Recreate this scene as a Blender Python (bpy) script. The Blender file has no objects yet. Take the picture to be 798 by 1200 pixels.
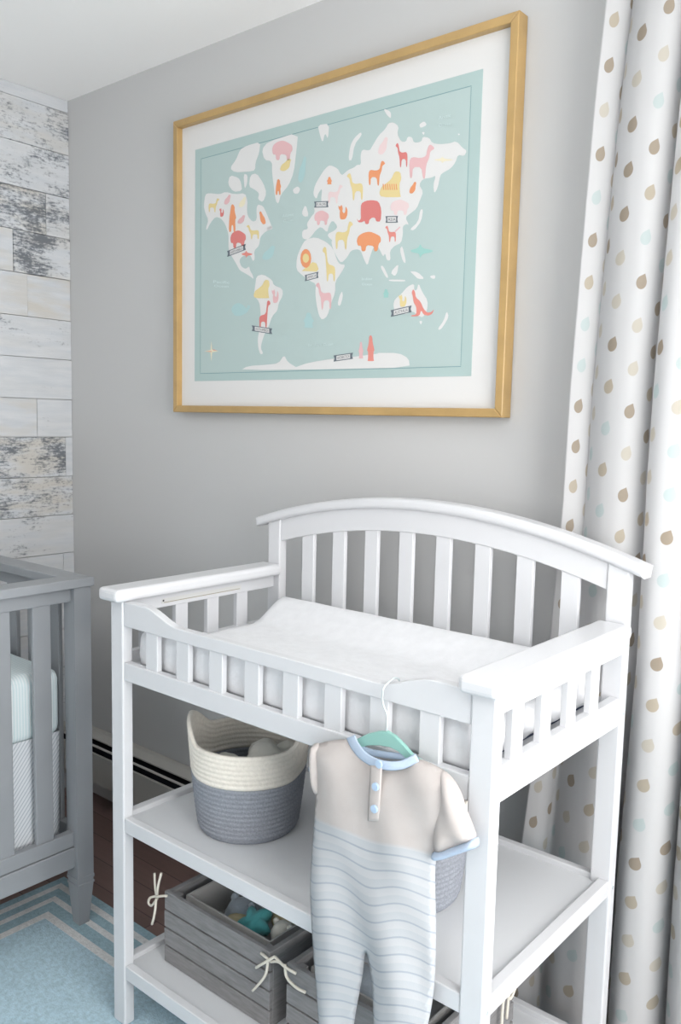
import bpy, bmesh, math, random
from mathutils import Vector, Matrix, noise
from mathutils.geometry import tessellate_polygon, delaunay_2d_cdt
random.seed(7)
S = bpy.context.scene
COL = S.collection

# ---------------------------------------------------------------- camera
W_PX, H_PX = 798.0, 1200.0
CAM = Vector((2.6002, -1.6377, 1.3095))
FPX, CX, CY = 998.105, 406.737, 606.326
YAW, PITCH, ROLL = math.radians(39.7566), math.radians(6.4334), math.radians(1.334)
FWD = Vector((-math.sin(YAW)*math.cos(PITCH), math.cos(YAW)*math.cos(PITCH), -math.sin(PITCH)))
_r = Vector((math.cos(YAW), math.sin(YAW), 0)); _u = _r.cross(FWD)
RGT = _r*math.cos(ROLL) + _u*math.sin(ROLL)
UPV = -_r*math.sin(ROLL) + _u*math.cos(ROLL)
cd = bpy.data.cameras.new('camera'); cam = bpy.data.objects.new('camera', cd); COL.objects.link(cam)
cd.sensor_fit = 'VERTICAL'; cd.sensor_height = 36.0; cd.lens = FPX/H_PX*36.0
cd.shift_x = -(CX - W_PX/2)/H_PX; cd.shift_y = (CY - H_PX/2)/H_PX
cd.clip_start = 0.02
M = Matrix((( RGT.x, UPV.x, -FWD.x), (RGT.y, UPV.y, -FWD.y), (RGT.z, UPV.z, -FWD.z))).to_4x4()
M.translation = CAM; cam.matrix_world = M
S.camera = cam

def ray(x, y): return FWD + RGT*((x-CX)/FPX) - UPV*((y-CY)/FPX)
def onY(x, y, Y): v = ray(x, y); return CAM + v*((Y-CAM.y)/v.y)      # pixel -> point on a plane parallel to the back wall
def onX(x, y, X): v = ray(x, y); return CAM + v*((X-CAM.x)/v.x)
def onZ(x, y, Z): v = ray(x, y); return CAM + v*((Z-CAM.z)/v.z)

# ---------------------------------------------------------------- world, light, exposure
wd = bpy.data.worlds.new('world'); S.world = wd; wd.use_nodes = True
bg = wd.node_tree.nodes['Background']; bg.inputs[0].default_value = (0.95, 0.98, 1.0, 1); bg.inputs[1].default_value = 1.0
RX, RY, RZ = 3.3, -3.6, 2.328          # room: x 0..RX, y RY..0, z 0..RZ
def area(name, loc, rot, sx, sy, power, col):
    l = bpy.data.lights.new(name, 'AREA'); l.shape = 'RECTANGLE'; l.size = sx; l.size_y = sy; l.energy = power; l.color = col
    o = bpy.data.objects.new(name, l); COL.objects.link(o); o.location = loc; o.rotation_euler = rot; return o
# daylight standing in the window openings of the side wall and back wall; the rear one is added unseen fill
area('daylight_side_window', (RX+0.115, -1.05, 1.26), (0, math.radians(90), 0), 1.72, 1.5, 40, (1.0, 0.985, 0.965))
area('daylight_curtain_window', (2.545, 0.10, 1.42), (math.radians(-90), 0, 0), 1.1, 1.28, 20, (1.0, 0.99, 0.975))
area('added_fill_rear', (1.7, RY-0.115, 1.45), (math.radians(90), 0, 0), 1.5, 1.35, 7.5, (0.97, 0.985, 1.0))
S.view_settings.view_transform = 'Standard'; S.view_settings.look = 'None'
S.view_settings.exposure = 0.72; S.view_settings.gamma = 1.0; S.view_settings.use_curve_mapping = False

# ---------------------------------------------------------------- materials
def lin(c):
    return tuple(((v/255)/12.92 if v/255 <= 0.04045 else (((v/255)+0.055)/1.055)**2.4) for v in c) + (1.0,)
MATS = {}
def mat(name, rgb, rough=0.5, spec=0.5, noise_amt=0.0, noise_scale=20.0, bump=0.0, bump_scale=200.0, stretch=(1, 1, 1), sheen=0.0, metal=0.0, trans=0.0):
    m = bpy.data.materials.new(name); m.use_nodes = True; nt = m.node_tree; b = nt.nodes['Principled BSDF']
    b.inputs['Base Color'].default_value = lin(rgb); b.inputs['Roughness'].default_value = rough
    b.inputs['Specular IOR Level'].default_value = spec; b.inputs['Sheen Weight'].default_value = sheen; b.inputs['Metallic'].default_value = metal
    if noise_amt or bump:
        g = nt.nodes.new('ShaderNodeNewGeometry'); mp = nt.nodes.new('ShaderNodeMapping'); mp.inputs['Scale'].default_value = stretch
        nt.links.new(g.outputs['Position'], mp.inputs[0])
    if noise_amt:
        n = nt.nodes.new('ShaderNodeTexNoise'); n.inputs['Scale'].default_value = noise_scale; n.inputs['Detail'].default_value = 4
        nt.links.new(mp.outputs[0], n.inputs['Vector'])
        r = nt.nodes.new('ShaderNodeValToRGB'); c = lin(rgb)
        r.color_ramp.elements[0].position = 0.3; r.color_ramp.elements[1].position = 0.7
        r.color_ramp.elements[0].color = tuple(v*(1-noise_amt) for v in c[:3])+(1,)
        r.color_ramp.elements[1].color = tuple(min(1, v*(1+noise_amt)) for v in c[:3])+(1,)
        nt.links.new(n.outputs[0], r.inputs[0]); nt.links.new(r.outputs[0], b.inputs['Base Color'])
    if bump:
        n2 = nt.nodes.new('ShaderNodeTexNoise'); n2.inputs['Scale'].default_value = bump_scale
        nt.links.new(mp.outputs[0], n2.inputs['Vector'])
        bp = nt.nodes.new('ShaderNodeBump'); bp.inputs['Strength'].default_value = bump; bp.inputs['Distance'].default_value = 0.002
        nt.links.new(n2.outputs[0], bp.inputs['Height']); nt.links.new(bp.outputs[0], b.inputs['Normal'])
    MATS[name] = m; return m
class N:                                              # tiny node helper
    def __init__(s, nt): s.nt = nt
    def math(s, op, a, b=None, c=None):
        n = s.nt.nodes.new('ShaderNodeMath'); n.operation = op
        for i, v in enumerate((a, b, c)):
            if v is None: continue
            if isinstance(v, (int, float)): n.inputs[i].default_value = v
            else: s.nt.links.new(v, n.inputs[i])
        return n.outputs[0]
    def mix(s, f, a, b):
        n = s.nt.nodes.new('ShaderNodeMix'); n.data_type = 'RGBA'
        for sock, v in ((n.inputs[0], f), (n.inputs[6], a), (n.inputs[7], b)):
            if isinstance(v, (int, float, tuple)): sock.default_value = v
            else: s.nt.links.new(v, sock)
        return n.outputs[2]
    def ramp(s, v, p0, p1):
        n = s.nt.nodes.new('ShaderNodeMapRange'); n.clamp = True
        s.nt.links.new(v, n.inputs[0]); n.inputs[1].default_value = p0; n.inputs[2].default_value = p1
        return n.outputs[0]
    def noise(s, vec, scale, detail=4, rough=0.5):
        n = s.nt.nodes.new('ShaderNodeTexNoise'); n.inputs['Scale'].default_value = scale; n.inputs['Detail'].default_value = detail; n.inputs['Roughness'].default_value = rough
        s.nt.links.new(vec, n.inputs['Vector']); return n.outputs[0]
    def mapping(s, vec, scale=(1, 1, 1), loc=(0, 0, 0)):
        n = s.nt.nodes.new('ShaderNodeMapping'); n.inputs['Scale'].default_value = scale; n.inputs['Location'].default_value = loc
        s.nt.links.new(vec, n.inputs[0]); return n.outputs[0]
def new(name, rough=0.5, spec=0.5):
    m = bpy.data.materials.new(name); m.use_nodes = True; b = m.node_tree.nodes['Principled BSDF']
    b.inputs['Roughness'].default_value = rough; b.inputs['Specular IOR Level'].default_value = spec
    MATS[name] = m; return m, b, N(m.node_tree)

mat('wall_paint', (193, 193, 193), 0.7, 0.3, bump=0.05, bump_scale=350)
mat('ceiling_paint', (249, 248, 247), 0.9, 0.2)
mat('white_wall_paint', (236, 235, 233), 0.8, 0.25)  # near-white chosen so the unseen walls bounce more light
mat('white_lacquer', (206, 207, 210), 0.34, 0.4)
mat('white_shelf', (208, 210, 213), 0.4, 0.4)
mat('crib_grey', (144, 147, 151), 0.42, 0.4, noise_amt=0.04, noise_scale=6)
mat('gold_wood', (176, 145, 94), 0.38, 0.5, noise_amt=0.10, noise_scale=14, stretch=(1, 1, 1))
mat('mat_board', (215, 214, 213), 0.8, 0.2)
mat('print_sea', (174, 191, 189), 0.6, 0.3)
mat('print_edge', (168, 188, 186), 0.6, 0.3)
mat('print_line', (120, 150, 155), 0.6, 0.3)
mat('print_land', (214, 213, 212), 0.6, 0.3)
for n_, c_ in dict(red=(208, 124, 120), coral=(216, 138, 128), pink=(216, 176, 178), orange=(222, 148, 106), yellow=(218, 200, 146), pale=(222, 200, 200), teal=(150, 194, 188), fteal=(166, 196, 197), slate=(104, 112, 120), cream=(222, 214, 188), dark=(96, 100, 106), fwhite=(198, 214, 213)).items():
    mat('print_'+n_, c_, 0.6, 0.3)
mat('heater_paint', (180, 178, 173), 0.45, 0.4)
mat('heater_dark', (24, 26, 32), 0.7, 0.2)
mat('pad_fabric', (219, 220, 223), 0.85, 0.2, noise_amt=0.035, noise_scale=45, bump=0.45, bump_scale=90, sheen=0.2)
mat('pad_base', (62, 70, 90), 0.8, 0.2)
mat('rope_cream', (226, 220, 210), 0.9, 0.1, noise_amt=0.06, noise_scale=160, bump=0.5, bump_scale=350)
mat('rope_grey', (141, 145, 153), 0.9, 0.1, noise_amt=0.16, noise_scale=260, bump=0.6, bump_scale=350)
mat('plush_cream', (226, 222, 212), 0.95, 0.1, bump=0.6, bump_scale=160, sheen=0.4)
mat('plush_grey', (150, 158, 166), 0.95, 0.1, bump=0.6, bump_scale=160, sheen=0.4)
mat('plush_teal', (82, 158, 160), 0.9, 0.1, bump=0.4, bump_scale=160, sheen=0.3)
mat('plush_tan', (190, 176, 142), 0.95, 0.1, bump=0.6, bump_scale=160)
mat('plush_blue', (124, 168, 200), 0.95, 0.1, bump=0.6, bump_scale=160)
mat('crate_wood', (132, 131, 132), 0.75, 0.25, noise_amt=0.14, noise_scale=30, stretch=(1, 1, 7), bump=0.2, bump_scale=120)
mat('liner_cloth', (170, 168, 166), 0.95, 0.1, bump=0.3, bump_scale=250)
mat('tie_cord', (222, 216, 204), 0.9, 0.1, bump=0.4, bump_scale=500)
mat('hanger_velvet', (132, 178, 170), 0.75, 0.2, sheen=0.3)
mat('chrome', (198, 208, 210), 0.3, 0.5, metal=0.4)
mat('romper_blue', (172, 187, 206), 0.95, 0.1, bump=0.3, bump_scale=500)
mat('romper_button', (168, 189, 212), 0.4, 0.4)
mat('bolt_dark', (70, 72, 78), 0.4, 0.5, metal=0.6)
mat('sticker', (206, 206, 204), 0.4, 0.4)
mat('sticker_line', (150, 146, 128), 0.5, 0.3)
mat('rug_white', (216, 217, 217), 0.98, 0.05, noise_amt=0.10, noise_scale=120, bump=0.9, bump_scale=300)
mat('rug_blue', (154, 180, 191), 0.98, 0.05, noise_amt=0.12, noise_scale=120, bump=0.9, bump_scale=300)
mat('rug_field', (174, 199, 211), 0.98, 0.05, noise_amt=0.14, noise_scale=110, bump=0.9, bump_scale=260)
mat('rod_metal', (150, 140, 120), 0.35, 0.5, metal=0.8)

# weathered white planks: object colour red = wear, green = tan tint
m, b, n = new('plank_paint', 0.8, 0.2); nt = m.node_tree
geo = nt.nodes.new('ShaderNodeNewGeometry'); oi = nt.nodes.new('ShaderNodeObjectInfo')
va = nt.nodes.new('ShaderNodeVectorMath'); va.operation = 'ADD'; nt.links.new(geo.outputs['Position'], va.inputs[0])
cx = nt.nodes.new('ShaderNodeCombineXYZ'); nt.links.new(n.math('MULTIPLY', oi.outputs['Random'], 37.0), cx.inputs[1]); nt.links.new(cx.outputs[0], va.inputs[1])
P = va.outputs[0]
sc = nt.nodes.new('ShaderNodeSeparateColor'); nt.links.new(oi.outputs['Color'], sc.inputs[0])
patch = n.noise(n.mapping(P, (1, 7, 13)), 1.0, 2)
streak = n.noise(n.mapping(P, (1, 26, 150)), 1.0, 5, 0.65)
fleck = n.noise(n.mapping(P, (1, 70, 110)), 1.0, 5, 0.7)
amt = n.math('ADD', n.math('MULTIPLY', n.math('ADD', streak, fleck), 0.5), n.math('MULTIPLY', patch, 0.55))
thr = n.math('SUBTRACT', 1.02, n.math('MULTIPLY', sc.outputs[0], 0.30))
wear = n.ramp(n.math('SUBTRACT', amt, thr), 0.0, 0.14)
tint = n.math('MULTIPLY', n.ramp(n.noise(n.mapping(P, (1, 5, 22)), 1.0, 3), 0.42, 0.62), sc.outputs[1])
basec = n.mix(n.ramp(n.noise(n.mapping(P, (1, 8, 60)), 1.0, 4), 0.35, 0.7), lin((202, 204, 207)), lin((190, 194, 199)))
c1 = n.mix(tint, basec, lin((193, 189, 182)))
c2 = n.mix(n.math('MULTIPLY', wear, 0.85), c1, lin((84, 90, 98)))
nt.links.new(c2, b.inputs['Base Color'])
bp = nt.nodes.new('ShaderNodeBump'); bp.inputs['Strength'].default_value = 0.25; bp.inputs['Distance'].default_value = 0.002
nt.links.new(streak, bp.inputs['Height']); nt.links.new(bp.outputs[0], b.inputs['Normal'])

# dark floorboards
m, b, n = new('floor_boards', 0.4, 0.4); nt = m.node_tree
geo = nt.nodes.new('ShaderNodeNewGeometry'); br = nt.nodes.new('ShaderNodeTexBrick')
nt.links.new(geo.outputs['Position'], br.inputs['Vector'])
br.inputs['Color1'].default_value = lin((142, 116, 110)); br.inputs['Color2'].default_value = lin((122, 99, 94)); br.inputs['Mortar'].default_value = lin((70, 54, 50))
br.inputs['Scale'].default_value = 1.0; br.inputs['Brick Width'].default_value = 0.9; br.inputs['Row Height'].default_value = 0.083; br.inputs['Mortar Size'].default_value = 0.0012
g = n.noise(n.mapping(geo.outputs['Position'], (4, 70, 1)), 1.0, 5)
nt.links.new(n.mix(n.math('MULTIPLY', g, 0.5), br.outputs[0], lin((88, 68, 64))), b.inputs['Base Color'])

# striped fabrics
def stripes(name, c_a, c_b, axis, period, duty, slant=0.0, wob=0.0, rough=0.9):
    m, b, n = new(name, rough, 0.15); nt = m.node_tree
    geo = nt.nodes.new('ShaderNodeNewGeometry'); sp = nt.nodes.new('ShaderNodeSeparateXYZ'); nt.links.new(geo.outputs['Position'], sp.inputs[0])
    v = sp.outputs[axis]
    if slant: v = n.math('ADD', v, n.math('MULTIPLY', sp.outputs[2 if axis != 2 else 0], slant))
    if wob: v = n.math('ADD', v, n.math('MULTIPLY', n.noise(n.mapping(geo.outputs['Position'], (9, 1, 3)), 1.0, 1), wob))
    f = n.math('FRACT', n.math('DIVIDE', v, period))
    k = n.math('LESS_THAN', n.math('ABSOLUTE', n.math('SUBTRACT', f, 0.5)), duty/2)
    nt.links.new(n.mix(k, lin(c_a), lin(c_b)), b.inputs['Base Color']); return m
stripes('sheet_stripe', (205, 220, 223), (226, 232, 234), 1, 0.0075, 0.38, 0.0)
stripes('skirt_stripe', (212, 215, 219), (168, 175, 184), 1, 0.0105, 0.25, -0.75)

# romper cloth: UV v = height on the garment, yoke above, striped below
m, b, n = new('romper_cloth', 0.95, 0.1); nt = m.node_tree
uv = nt.nodes.new('ShaderNodeUVMap'); uv.uv_map = 'UVMap'; sp = nt.nodes.new('ShaderNodeSeparateXYZ'); nt.links.new(uv.outputs[0], sp.inputs[0])
geo = nt.nodes.new('ShaderNodeNewGeometry')
v = sp.outputs[1]
f = n.math('FRACT', n.math('MULTIPLY', v, 1.0))
band = n.mix(n.ramp(f, 0.05, 0.95), lin((177, 180, 184)), lin((184, 185, 187)))
lineM = n.math('LESS_THAN', n.math('ABSOLUTE', n.math('SUBTRACT', f, 0.5)), 0.055)
low = n.mix(n.math('MULTIPLY', lineM, 0.7), band, lin((148, 155, 167)))
yoke = n.mix(n.ramp(n.noise(geo.outputs['Position'], 40, 3), 0.3, 0.7), lin((183, 176, 173)), lin((186, 180, 177)))
isY = n.ramp(v, -0.25, 0.0)
nt.links.new(n.mix(isY, yoke, low), b.inputs['Base Color'])
knit = n.noise(n.mapping(geo.outputs['Position'], (600, 600, 300)), 1.0, 2)
bp = nt.nodes.new('ShaderNodeBump'); bp.inputs['Strength'].default_value = 0.15; bp.inputs['Distance'].default_value = 0.001
nt.links.new(knit, bp.inputs['Height']); nt.links.new(bp.outputs[0], b.inputs['Normal'])

# curtain cloth printed with drops
m, b, n = new('curtain_cloth', 0.9, 0.15); nt = m.node_tree
uv = nt.nodes.new('ShaderNodeUVMap'); uv.uv_map = 'UVMap'; sp = nt.nodes.new('ShaderNodeSeparateXYZ'); nt.links.new(uv.outputs[0], sp.inputs[0])
PU, PV = 0.046, 0.077
uu = n.math('DIVIDE', sp.outputs[0], PU); ci = n.math('FLOOR', uu)
off = n.math('MULTIPLY', n.math('FRACT', n.math('MULTIPLY', ci, 0.382)), 1.0)
odd = n.math('MULTIPLY', n.math('MODULO', ci, 2.0), 0.5)
vv = n.math('ADD', n.math('DIVIDE', sp.outputs[1], PV), n.math('ADD', odd, n.math('MULTIPLY', off, 0.22))); ri = n.math('FLOOR', vv)
wn = nt.nodes.new('ShaderNodeTexWhiteNoise'); wn.noise_dimensions = '2D'; cb = nt.nodes.new('ShaderNodeCombineXYZ')
nt.links.new(ci, cb.inputs[0]); nt.links.new(ri, cb.inputs[1]); nt.links.new(cb.outputs[0], wn.inputs['Vector'])
px = n.math('MULTIPLY', n.math('SUBTRACT', n.math('FRACT', uu), 0.5), PU)
py = n.math('MULTIPLY', n.math('SUBTRACT', n.math('FRACT', vv), 0.5), PV*0.86)
ca, sa = math.cos(math.radians(22)), math.sin(math.radians(22))
qx = n.math('ADD', n.math('MULTIPLY', px, ca), n.math('MULTIPLY', py, sa))
qy = n.math('SUBTRACT', n.math('MULTIPLY', py, ca), n.math('MULTIPLY', px, sa))
rad = n.math('SQRT', n.math('ADD', n.math('MULTIPLY', qx, qx), n.math('MULTIPLY', qy, qy)))
corner = n.math('MULTIPLY', n.math('GREATER_THAN', qx, 0.0), n.math('GREATER_THAN', qy, 0.0))
mx = n.math('MAXIMUM', qx, qy)
dd = n.math('ADD', n.math('MULTIPLY', corner, mx), n.math('MULTIPLY', n.math('SUBTRACT', 1.0, corner), rad))
drop = n.math('LESS_THAN', dd, 0.0103)
rv = wn.outputs[0]
dc = n.mix(n.math('GREATER_THAN', rv, 0.22), lin((166, 155, 141)), lin((184, 175, 160)))
dc = n.mix(n.math('GREATER_THAN', rv, 0.44), dc, lin((196, 191, 181)))
dc = n.mix(n.math('GREATER_THAN', rv, 0.74), dc, lin((190, 200, 200)))
nt.links.new(n.mix(drop, lin((207, 207, 208)), dc), b.inputs['Base Color'])
tr = nt.nodes.new('ShaderNodeBsdfTranslucent'); nt.links.new(n.mix(drop, lin((207, 207, 208)), dc), tr.inputs[0])
ms = nt.nodes.new('ShaderNodeMixShader'); ms.inputs[0].default_value = 0.4
nt.links.new(b.outputs[0], ms.inputs[1]); nt.links.new(tr.outputs[0], ms.inputs[2])
nt.links.new(ms.outputs[0], nt.nodes['Material Output'].inputs[0])

# window glass
m, b, n = new('window_glass', 0.02, 0.5); nt = m.node_tree
tp = nt.nodes.new('ShaderNodeBsdfTransparent'); gl = nt.nodes.new('ShaderNodeBsdfGlossy'); gl.inputs['Roughness'].default_value = 0.02
ms = nt.nodes.new('ShaderNodeMixShader'); ms.inputs[0].default_value = 0.06
nt.links.new(tp.outputs[0], ms.inputs[1]); nt.links.new(gl.outputs[0], ms.inputs[2]); nt.links.new(ms.outputs[0], nt.nodes['Material Output'].inputs[0])

# ---------------------------------------------------------------- mesh helpers
def origin_of(p):
    o = Vector((0, 0, 0))
    while p is not None: o += p.location; p = p.parent
    return o
def obj(name, verts, faces, material, parent=None, smooth=False, uvs=None, label=None):
    if parent is not None: base = origin_of(parent)
    else:
        xs, ys, zs = zip(*[(v[0], v[1], v[2]) for v in verts])
        base = Vector(((min(xs)+max(xs))/2, (min(ys)+max(ys))/2, min(zs)))
    me = bpy.data.meshes.new(name)
    me.from_pydata([(v[0]-base.x, v[1]-base.y, v[2]-base.z) for v in verts], [], faces)
    me.validate(); me.update()
    if uvs is not None:
        l = me.uv_layers.new(name='UVMap')
        for lp in me.loops: l.data[lp.index].uv = uvs[lp.vertex_index]
    bm = bmesh.new(); bm.from_mesh(me); bmesh.ops.recalc_face_normals(bm, faces=bm.faces); bm.to_mesh(me); bm.free()
    if smooth:
        for p in me.polygons: p.use_smooth = True
    me.materials.append(MATS[material])
    o = bpy.data.objects.new(name, me); COL.objects.link(o)
    if parent is not None: o.parent = parent
    else: o.location = base
    if label: o['label'] = label
    return o
def from_bm(name, bm, material, parent=None, smooth=False):
    bm.verts.index_update()
    v = [tuple(x.co) for x in bm.verts]; f = [[w.index for w in x.verts] for x in bm.faces]; bm.free()
    return obj(name, v, f, material, parent, smooth)
def box(name, x0, x1, y0, y1, z0, z1, material, parent=None, bev=0.0, seg=2):
    bm = bmesh.new()
    vs = [bm.verts.new((x, y, z)) for x in (x0, x1) for y in (y0, y1) for z in (z0, z1)]
    for f in ((0, 1, 3, 2), (4, 6, 7, 5), (0, 4, 5, 1), (2, 3, 7, 6), (0, 2, 6, 4), (1, 5, 7, 3)): bm.faces.new([vs[i] for i in f])
    if bev: bmesh.ops.bevel(bm, geom=list(bm.edges), offset=bev, segments=seg, profile=0.5, affect='EDGES')
    return from_bm(name, bm, material, parent, False)
def prism(name, pts, axis, c0, c1, material, parent=None, bev=0.0, seg=2):
    # polygon pts in the two other axes (x,z for axis y; y,z for axis x; x,y for axis z), extruded from c0 to c1
    def P(a, bb, c): return {'y': (a, c, bb), 'x': (c, a, bb), 'z': (a, bb, c)}[axis]
    bm = bmesh.new()
    A = [bm.verts.new(P(a, bb, c0)) for a, bb in pts]; B = [bm.verts.new(P(a, bb, c1)) for a, bb in pts]
    k = len(pts)
    fa = bm.faces.new(A); fb = bm.faces.new(list(reversed(B)))
    for i in range(k): bm.faces.new((A[i], A[(i+1) % k], B[(i+1) % k], B[i]))
    if bev:
        bmesh.ops.recalc_face_normals(bm, faces=bm.faces)
        eg = [e for e in bm.edges if (fa in e.link_faces or fb in e.link_faces)]
        bmesh.ops.bevel(bm, geom=eg, offset=bev, segments=seg, profile=0.5, affect='EDGES')
    bmesh.ops.triangulate(bm, faces=[f for f in bm.faces if len(f.verts) > 4])
    return from_bm(name, bm, material, parent, False)
def chaikin(pts):
    o = []
    for i in range(len(pts)):
        a, b = pts[i], pts[(i+1) % len(pts)]
        o += [(a[0]*0.78+b[0]*0.22, a[1]*0.78+b[1]*0.22), (a[0]*0.22+b[0]*0.78, a[1]*0.22+b[1]*0.78)]
    return o
def flat(name, polys, Y, material, parent, soft=False):
    # flat printed patches on the plane y = Y from pixel polygons
    V, F = [], []
    for pl in polys:
        if soft: pl = chaikin(pl)
        p3 = [onY(x, y, Y) for x, y in pl]; o = len(V); V += [tuple(p) for p in p3]
        for t in tessellate_polygon([[Vector((p.x, p.z, 0)) for p in p3]]): F.append([o+i for i in t])
    return obj(name, V, F, material, parent)
def tube(name, pts, r, material, parent=None, seg=8, smooth_steps=0):
    pts = [Vector(p) for p in pts]
    if smooth_steps:
        q = []
        for i in range(len(pts)-1):
            p0 = pts[max(i-1, 0)]; p1 = pts[i]; p2 = pts[i+1]; p3 = pts[min(i+2, len(pts)-1)]
            for s in range(smooth_steps):
                t = s/smooth_steps
                q.append(0.5*((2*p1)+(-p0+p2)*t+(2*p0-5*p1+4*p2-p3)*t*t+(-p0+3*p1-3*p2+p3)*t**3))
        pts = q+[pts[-1]]
    V, F = [], []; up = Vector((0.31, 0.2, 0.93))
    for i, p in enumerate(pts):
        d = (pts[min(i+1, len(pts)-1)]-pts[max(i-1, 0)]).normalized()
        a = d.cross(up); a = a.normalized() if a.length > 1e-4 else d.orthogonal().normalized(); up = a.cross(d).normalized(); bb = up
        rr = r(i/(len(pts)-1)) if callable(r) else r
        for k in range(seg):
            t = 2*math.pi*k/seg; V.append(tuple(p+a*(rr*math.cos(t))+bb*(rr*math.sin(t))))
    for i in range(len(pts)-1):
        for k in range(seg): F.append((i*seg+k, i*seg+(k+1) % seg, (i+1)*seg+(k+1) % seg, (i+1)*seg+k))
    F.append(list(range(seg))); F.append([(len(pts)-1)*seg+k for k in reversed(range(seg))])
    return obj(name, V, F, material, parent, True)
def blob(name, c, r, material, parent=None, sub=3, wob=0.1, sc=(1, 1, 1), seed=0.0):
    bm = bmesh.new(); bmesh.ops.create_icosphere(bm, subdivisions=sub, radius=1)
    for v in bm.verts:
        k = 1+wob*noise.noise(v.co*1.7+Vector((seed, seed*2, 1)))
        v.co = Vector((v.co.x*r*k*sc[0]+c[0], v.co.y*r*k*sc[1]+c[1], v.co.z*r*k*sc[2]+c[2]))
    return from_bm(name, bm, material, parent, True)
def empty(name, loc, label, cat, group=None):
    o = bpy.data.objects.new(name, None); COL.objects.link(o); o.location = loc; o.empty_display_size = 0.05
    tag(o, label, cat, group); return o
def tag(o, label=None, cat=None, group=None, kind=None):
    if label: o['label'] = label
    if cat: o['category'] = cat
    if group: o['group'] = group
    if kind: o['kind'] = kind
    return o
def struct(o, label=None): return tag(o, label, None, None, 'structure')

# ---------------------------------------------------------------- the room
T = 0.12
fl = struct(box('floor', -T, RX+T, RY-T, T, -0.1, 0.0, 'floor_boards'), 'dark brown wooden floor under rug and furniture')
ce = struct(box('ceiling', -T, RX+T, RY-T, T, RZ, RZ+0.1, 'ceiling_paint'), 'plain white ceiling above the grey wall')
def wall_with_hole(name, axis, c0, c1, a0, a1, z0, z1, hole, material, label):
    h0, h1, hz0, hz1 = hole
    bm = bmesh.new()
    for (p0, p1, q0, q1) in ((a0, h0, z0, z1), (h1, a1, z0, z1), (h0, h1, z0, hz0), (h0, h1, hz1, z1)):
        if axis == 'y': X = (p0, p1, c0, c1)
        else: X = (c0, c1, p0, p1)
        vs = [bm.verts.new((x, y, z)) for x in X[:2] for y in X[2:] for z in (q0, q1)]
        for f in ((0, 1, 3, 2), (4, 6, 7, 5), (0, 4, 5, 1), (2, 3, 7, 6), (0, 2, 6, 4), (1, 5, 7, 3)): bm.faces.new([vs[i] for i in f])
    return struct(from_bm(name, bm, material), label)
wb = wall_with_hole('wall_back', 'y', 0.0, T, -T, RX+T, 0.0, RZ, (1.99, 3.1, 0.78, 2.06), 'wall_paint', 'smooth grey painted wall behind the changing table')
wr = wall_with_hole('wall_right', 'x', RX, RX+T, RY, 0.0, 0.0, RZ, (-1.8, -0.3, 0.40, 2.12), 'white_wall_paint', 'white painted wall with a wide window')
wf = wall_with_hole('wall_front', 'y', RY-T, RY, -T, RX+T, 0.0, RZ, (0.95, 2.45, 0.78, 2.12), 'white_wall_paint', 'white painted wall facing the changing table')
wl = struct(box('wall_left', -T, 0.0, RY, 0.0, 0.0, RZ, 'wall_paint'), 'accent wall clad in whitewashed weathered planks')
def window(name, axis, c, a0, a1, z0, z1, label):
    w = bpy.data.objects.new(name, None); COL.objects.link(w)
    w.location = ((a0+a1)/2, c, z0) if axis == 'y' else (c, (a0+a1)/2, z0); struct(w, label)
    def bx(nm, p0, p1, q0, q1, d, material):
        if axis == 'y': box(nm, p0, p1, c-d, c+d, q0, q1, material, w)
        else: box(nm, c-d, c+d, p0, p1, q0, q1, material, w)
    f = 0.045; mid = (z0+z1)/2
    bx('window_frame', a0, a0+f, z0, z1, 0.03, 'white_lacquer'); bx('window_frame', a1-f, a1, z0, z1, 0.03, 'white_lacquer')
    bx('window_frame', a0+f, a1-f, z1-f, z1, 0.03, 'white_lacquer'); bx('window_sill', a0+f, a1-f, z0, z0+f, 0.03, 'white_lacquer')
    bx('meeting_rail', a0+f, a1-f, mid-0.02, mid+0.02, 0.025, 'white_lacquer')
    bx('pane', a0+f, a1-f, z0+f, mid-0.02, 0.002, 'window_glass'); bx('pane', a0+f, a1-f, mid+0.02, z1-f, 0.002, 'window_glass')
    return w
window('window_1', 'y', 0.05, 1.99, 3.1, 0.78, 2.06, 'white framed window behind the printed curtain')
window('window_2', 'x', RX+0.06, -1.8, -0.3, 0.40, 2.12, 'wide white framed window in the side wall')
window('added_window_3', 'y', RY-0.06, 0.95, 2.45, 0.78, 2.12, 'added unseen white framed window in the wall facing the table')  # window added behind the camera to carry the frontal fill

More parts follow.
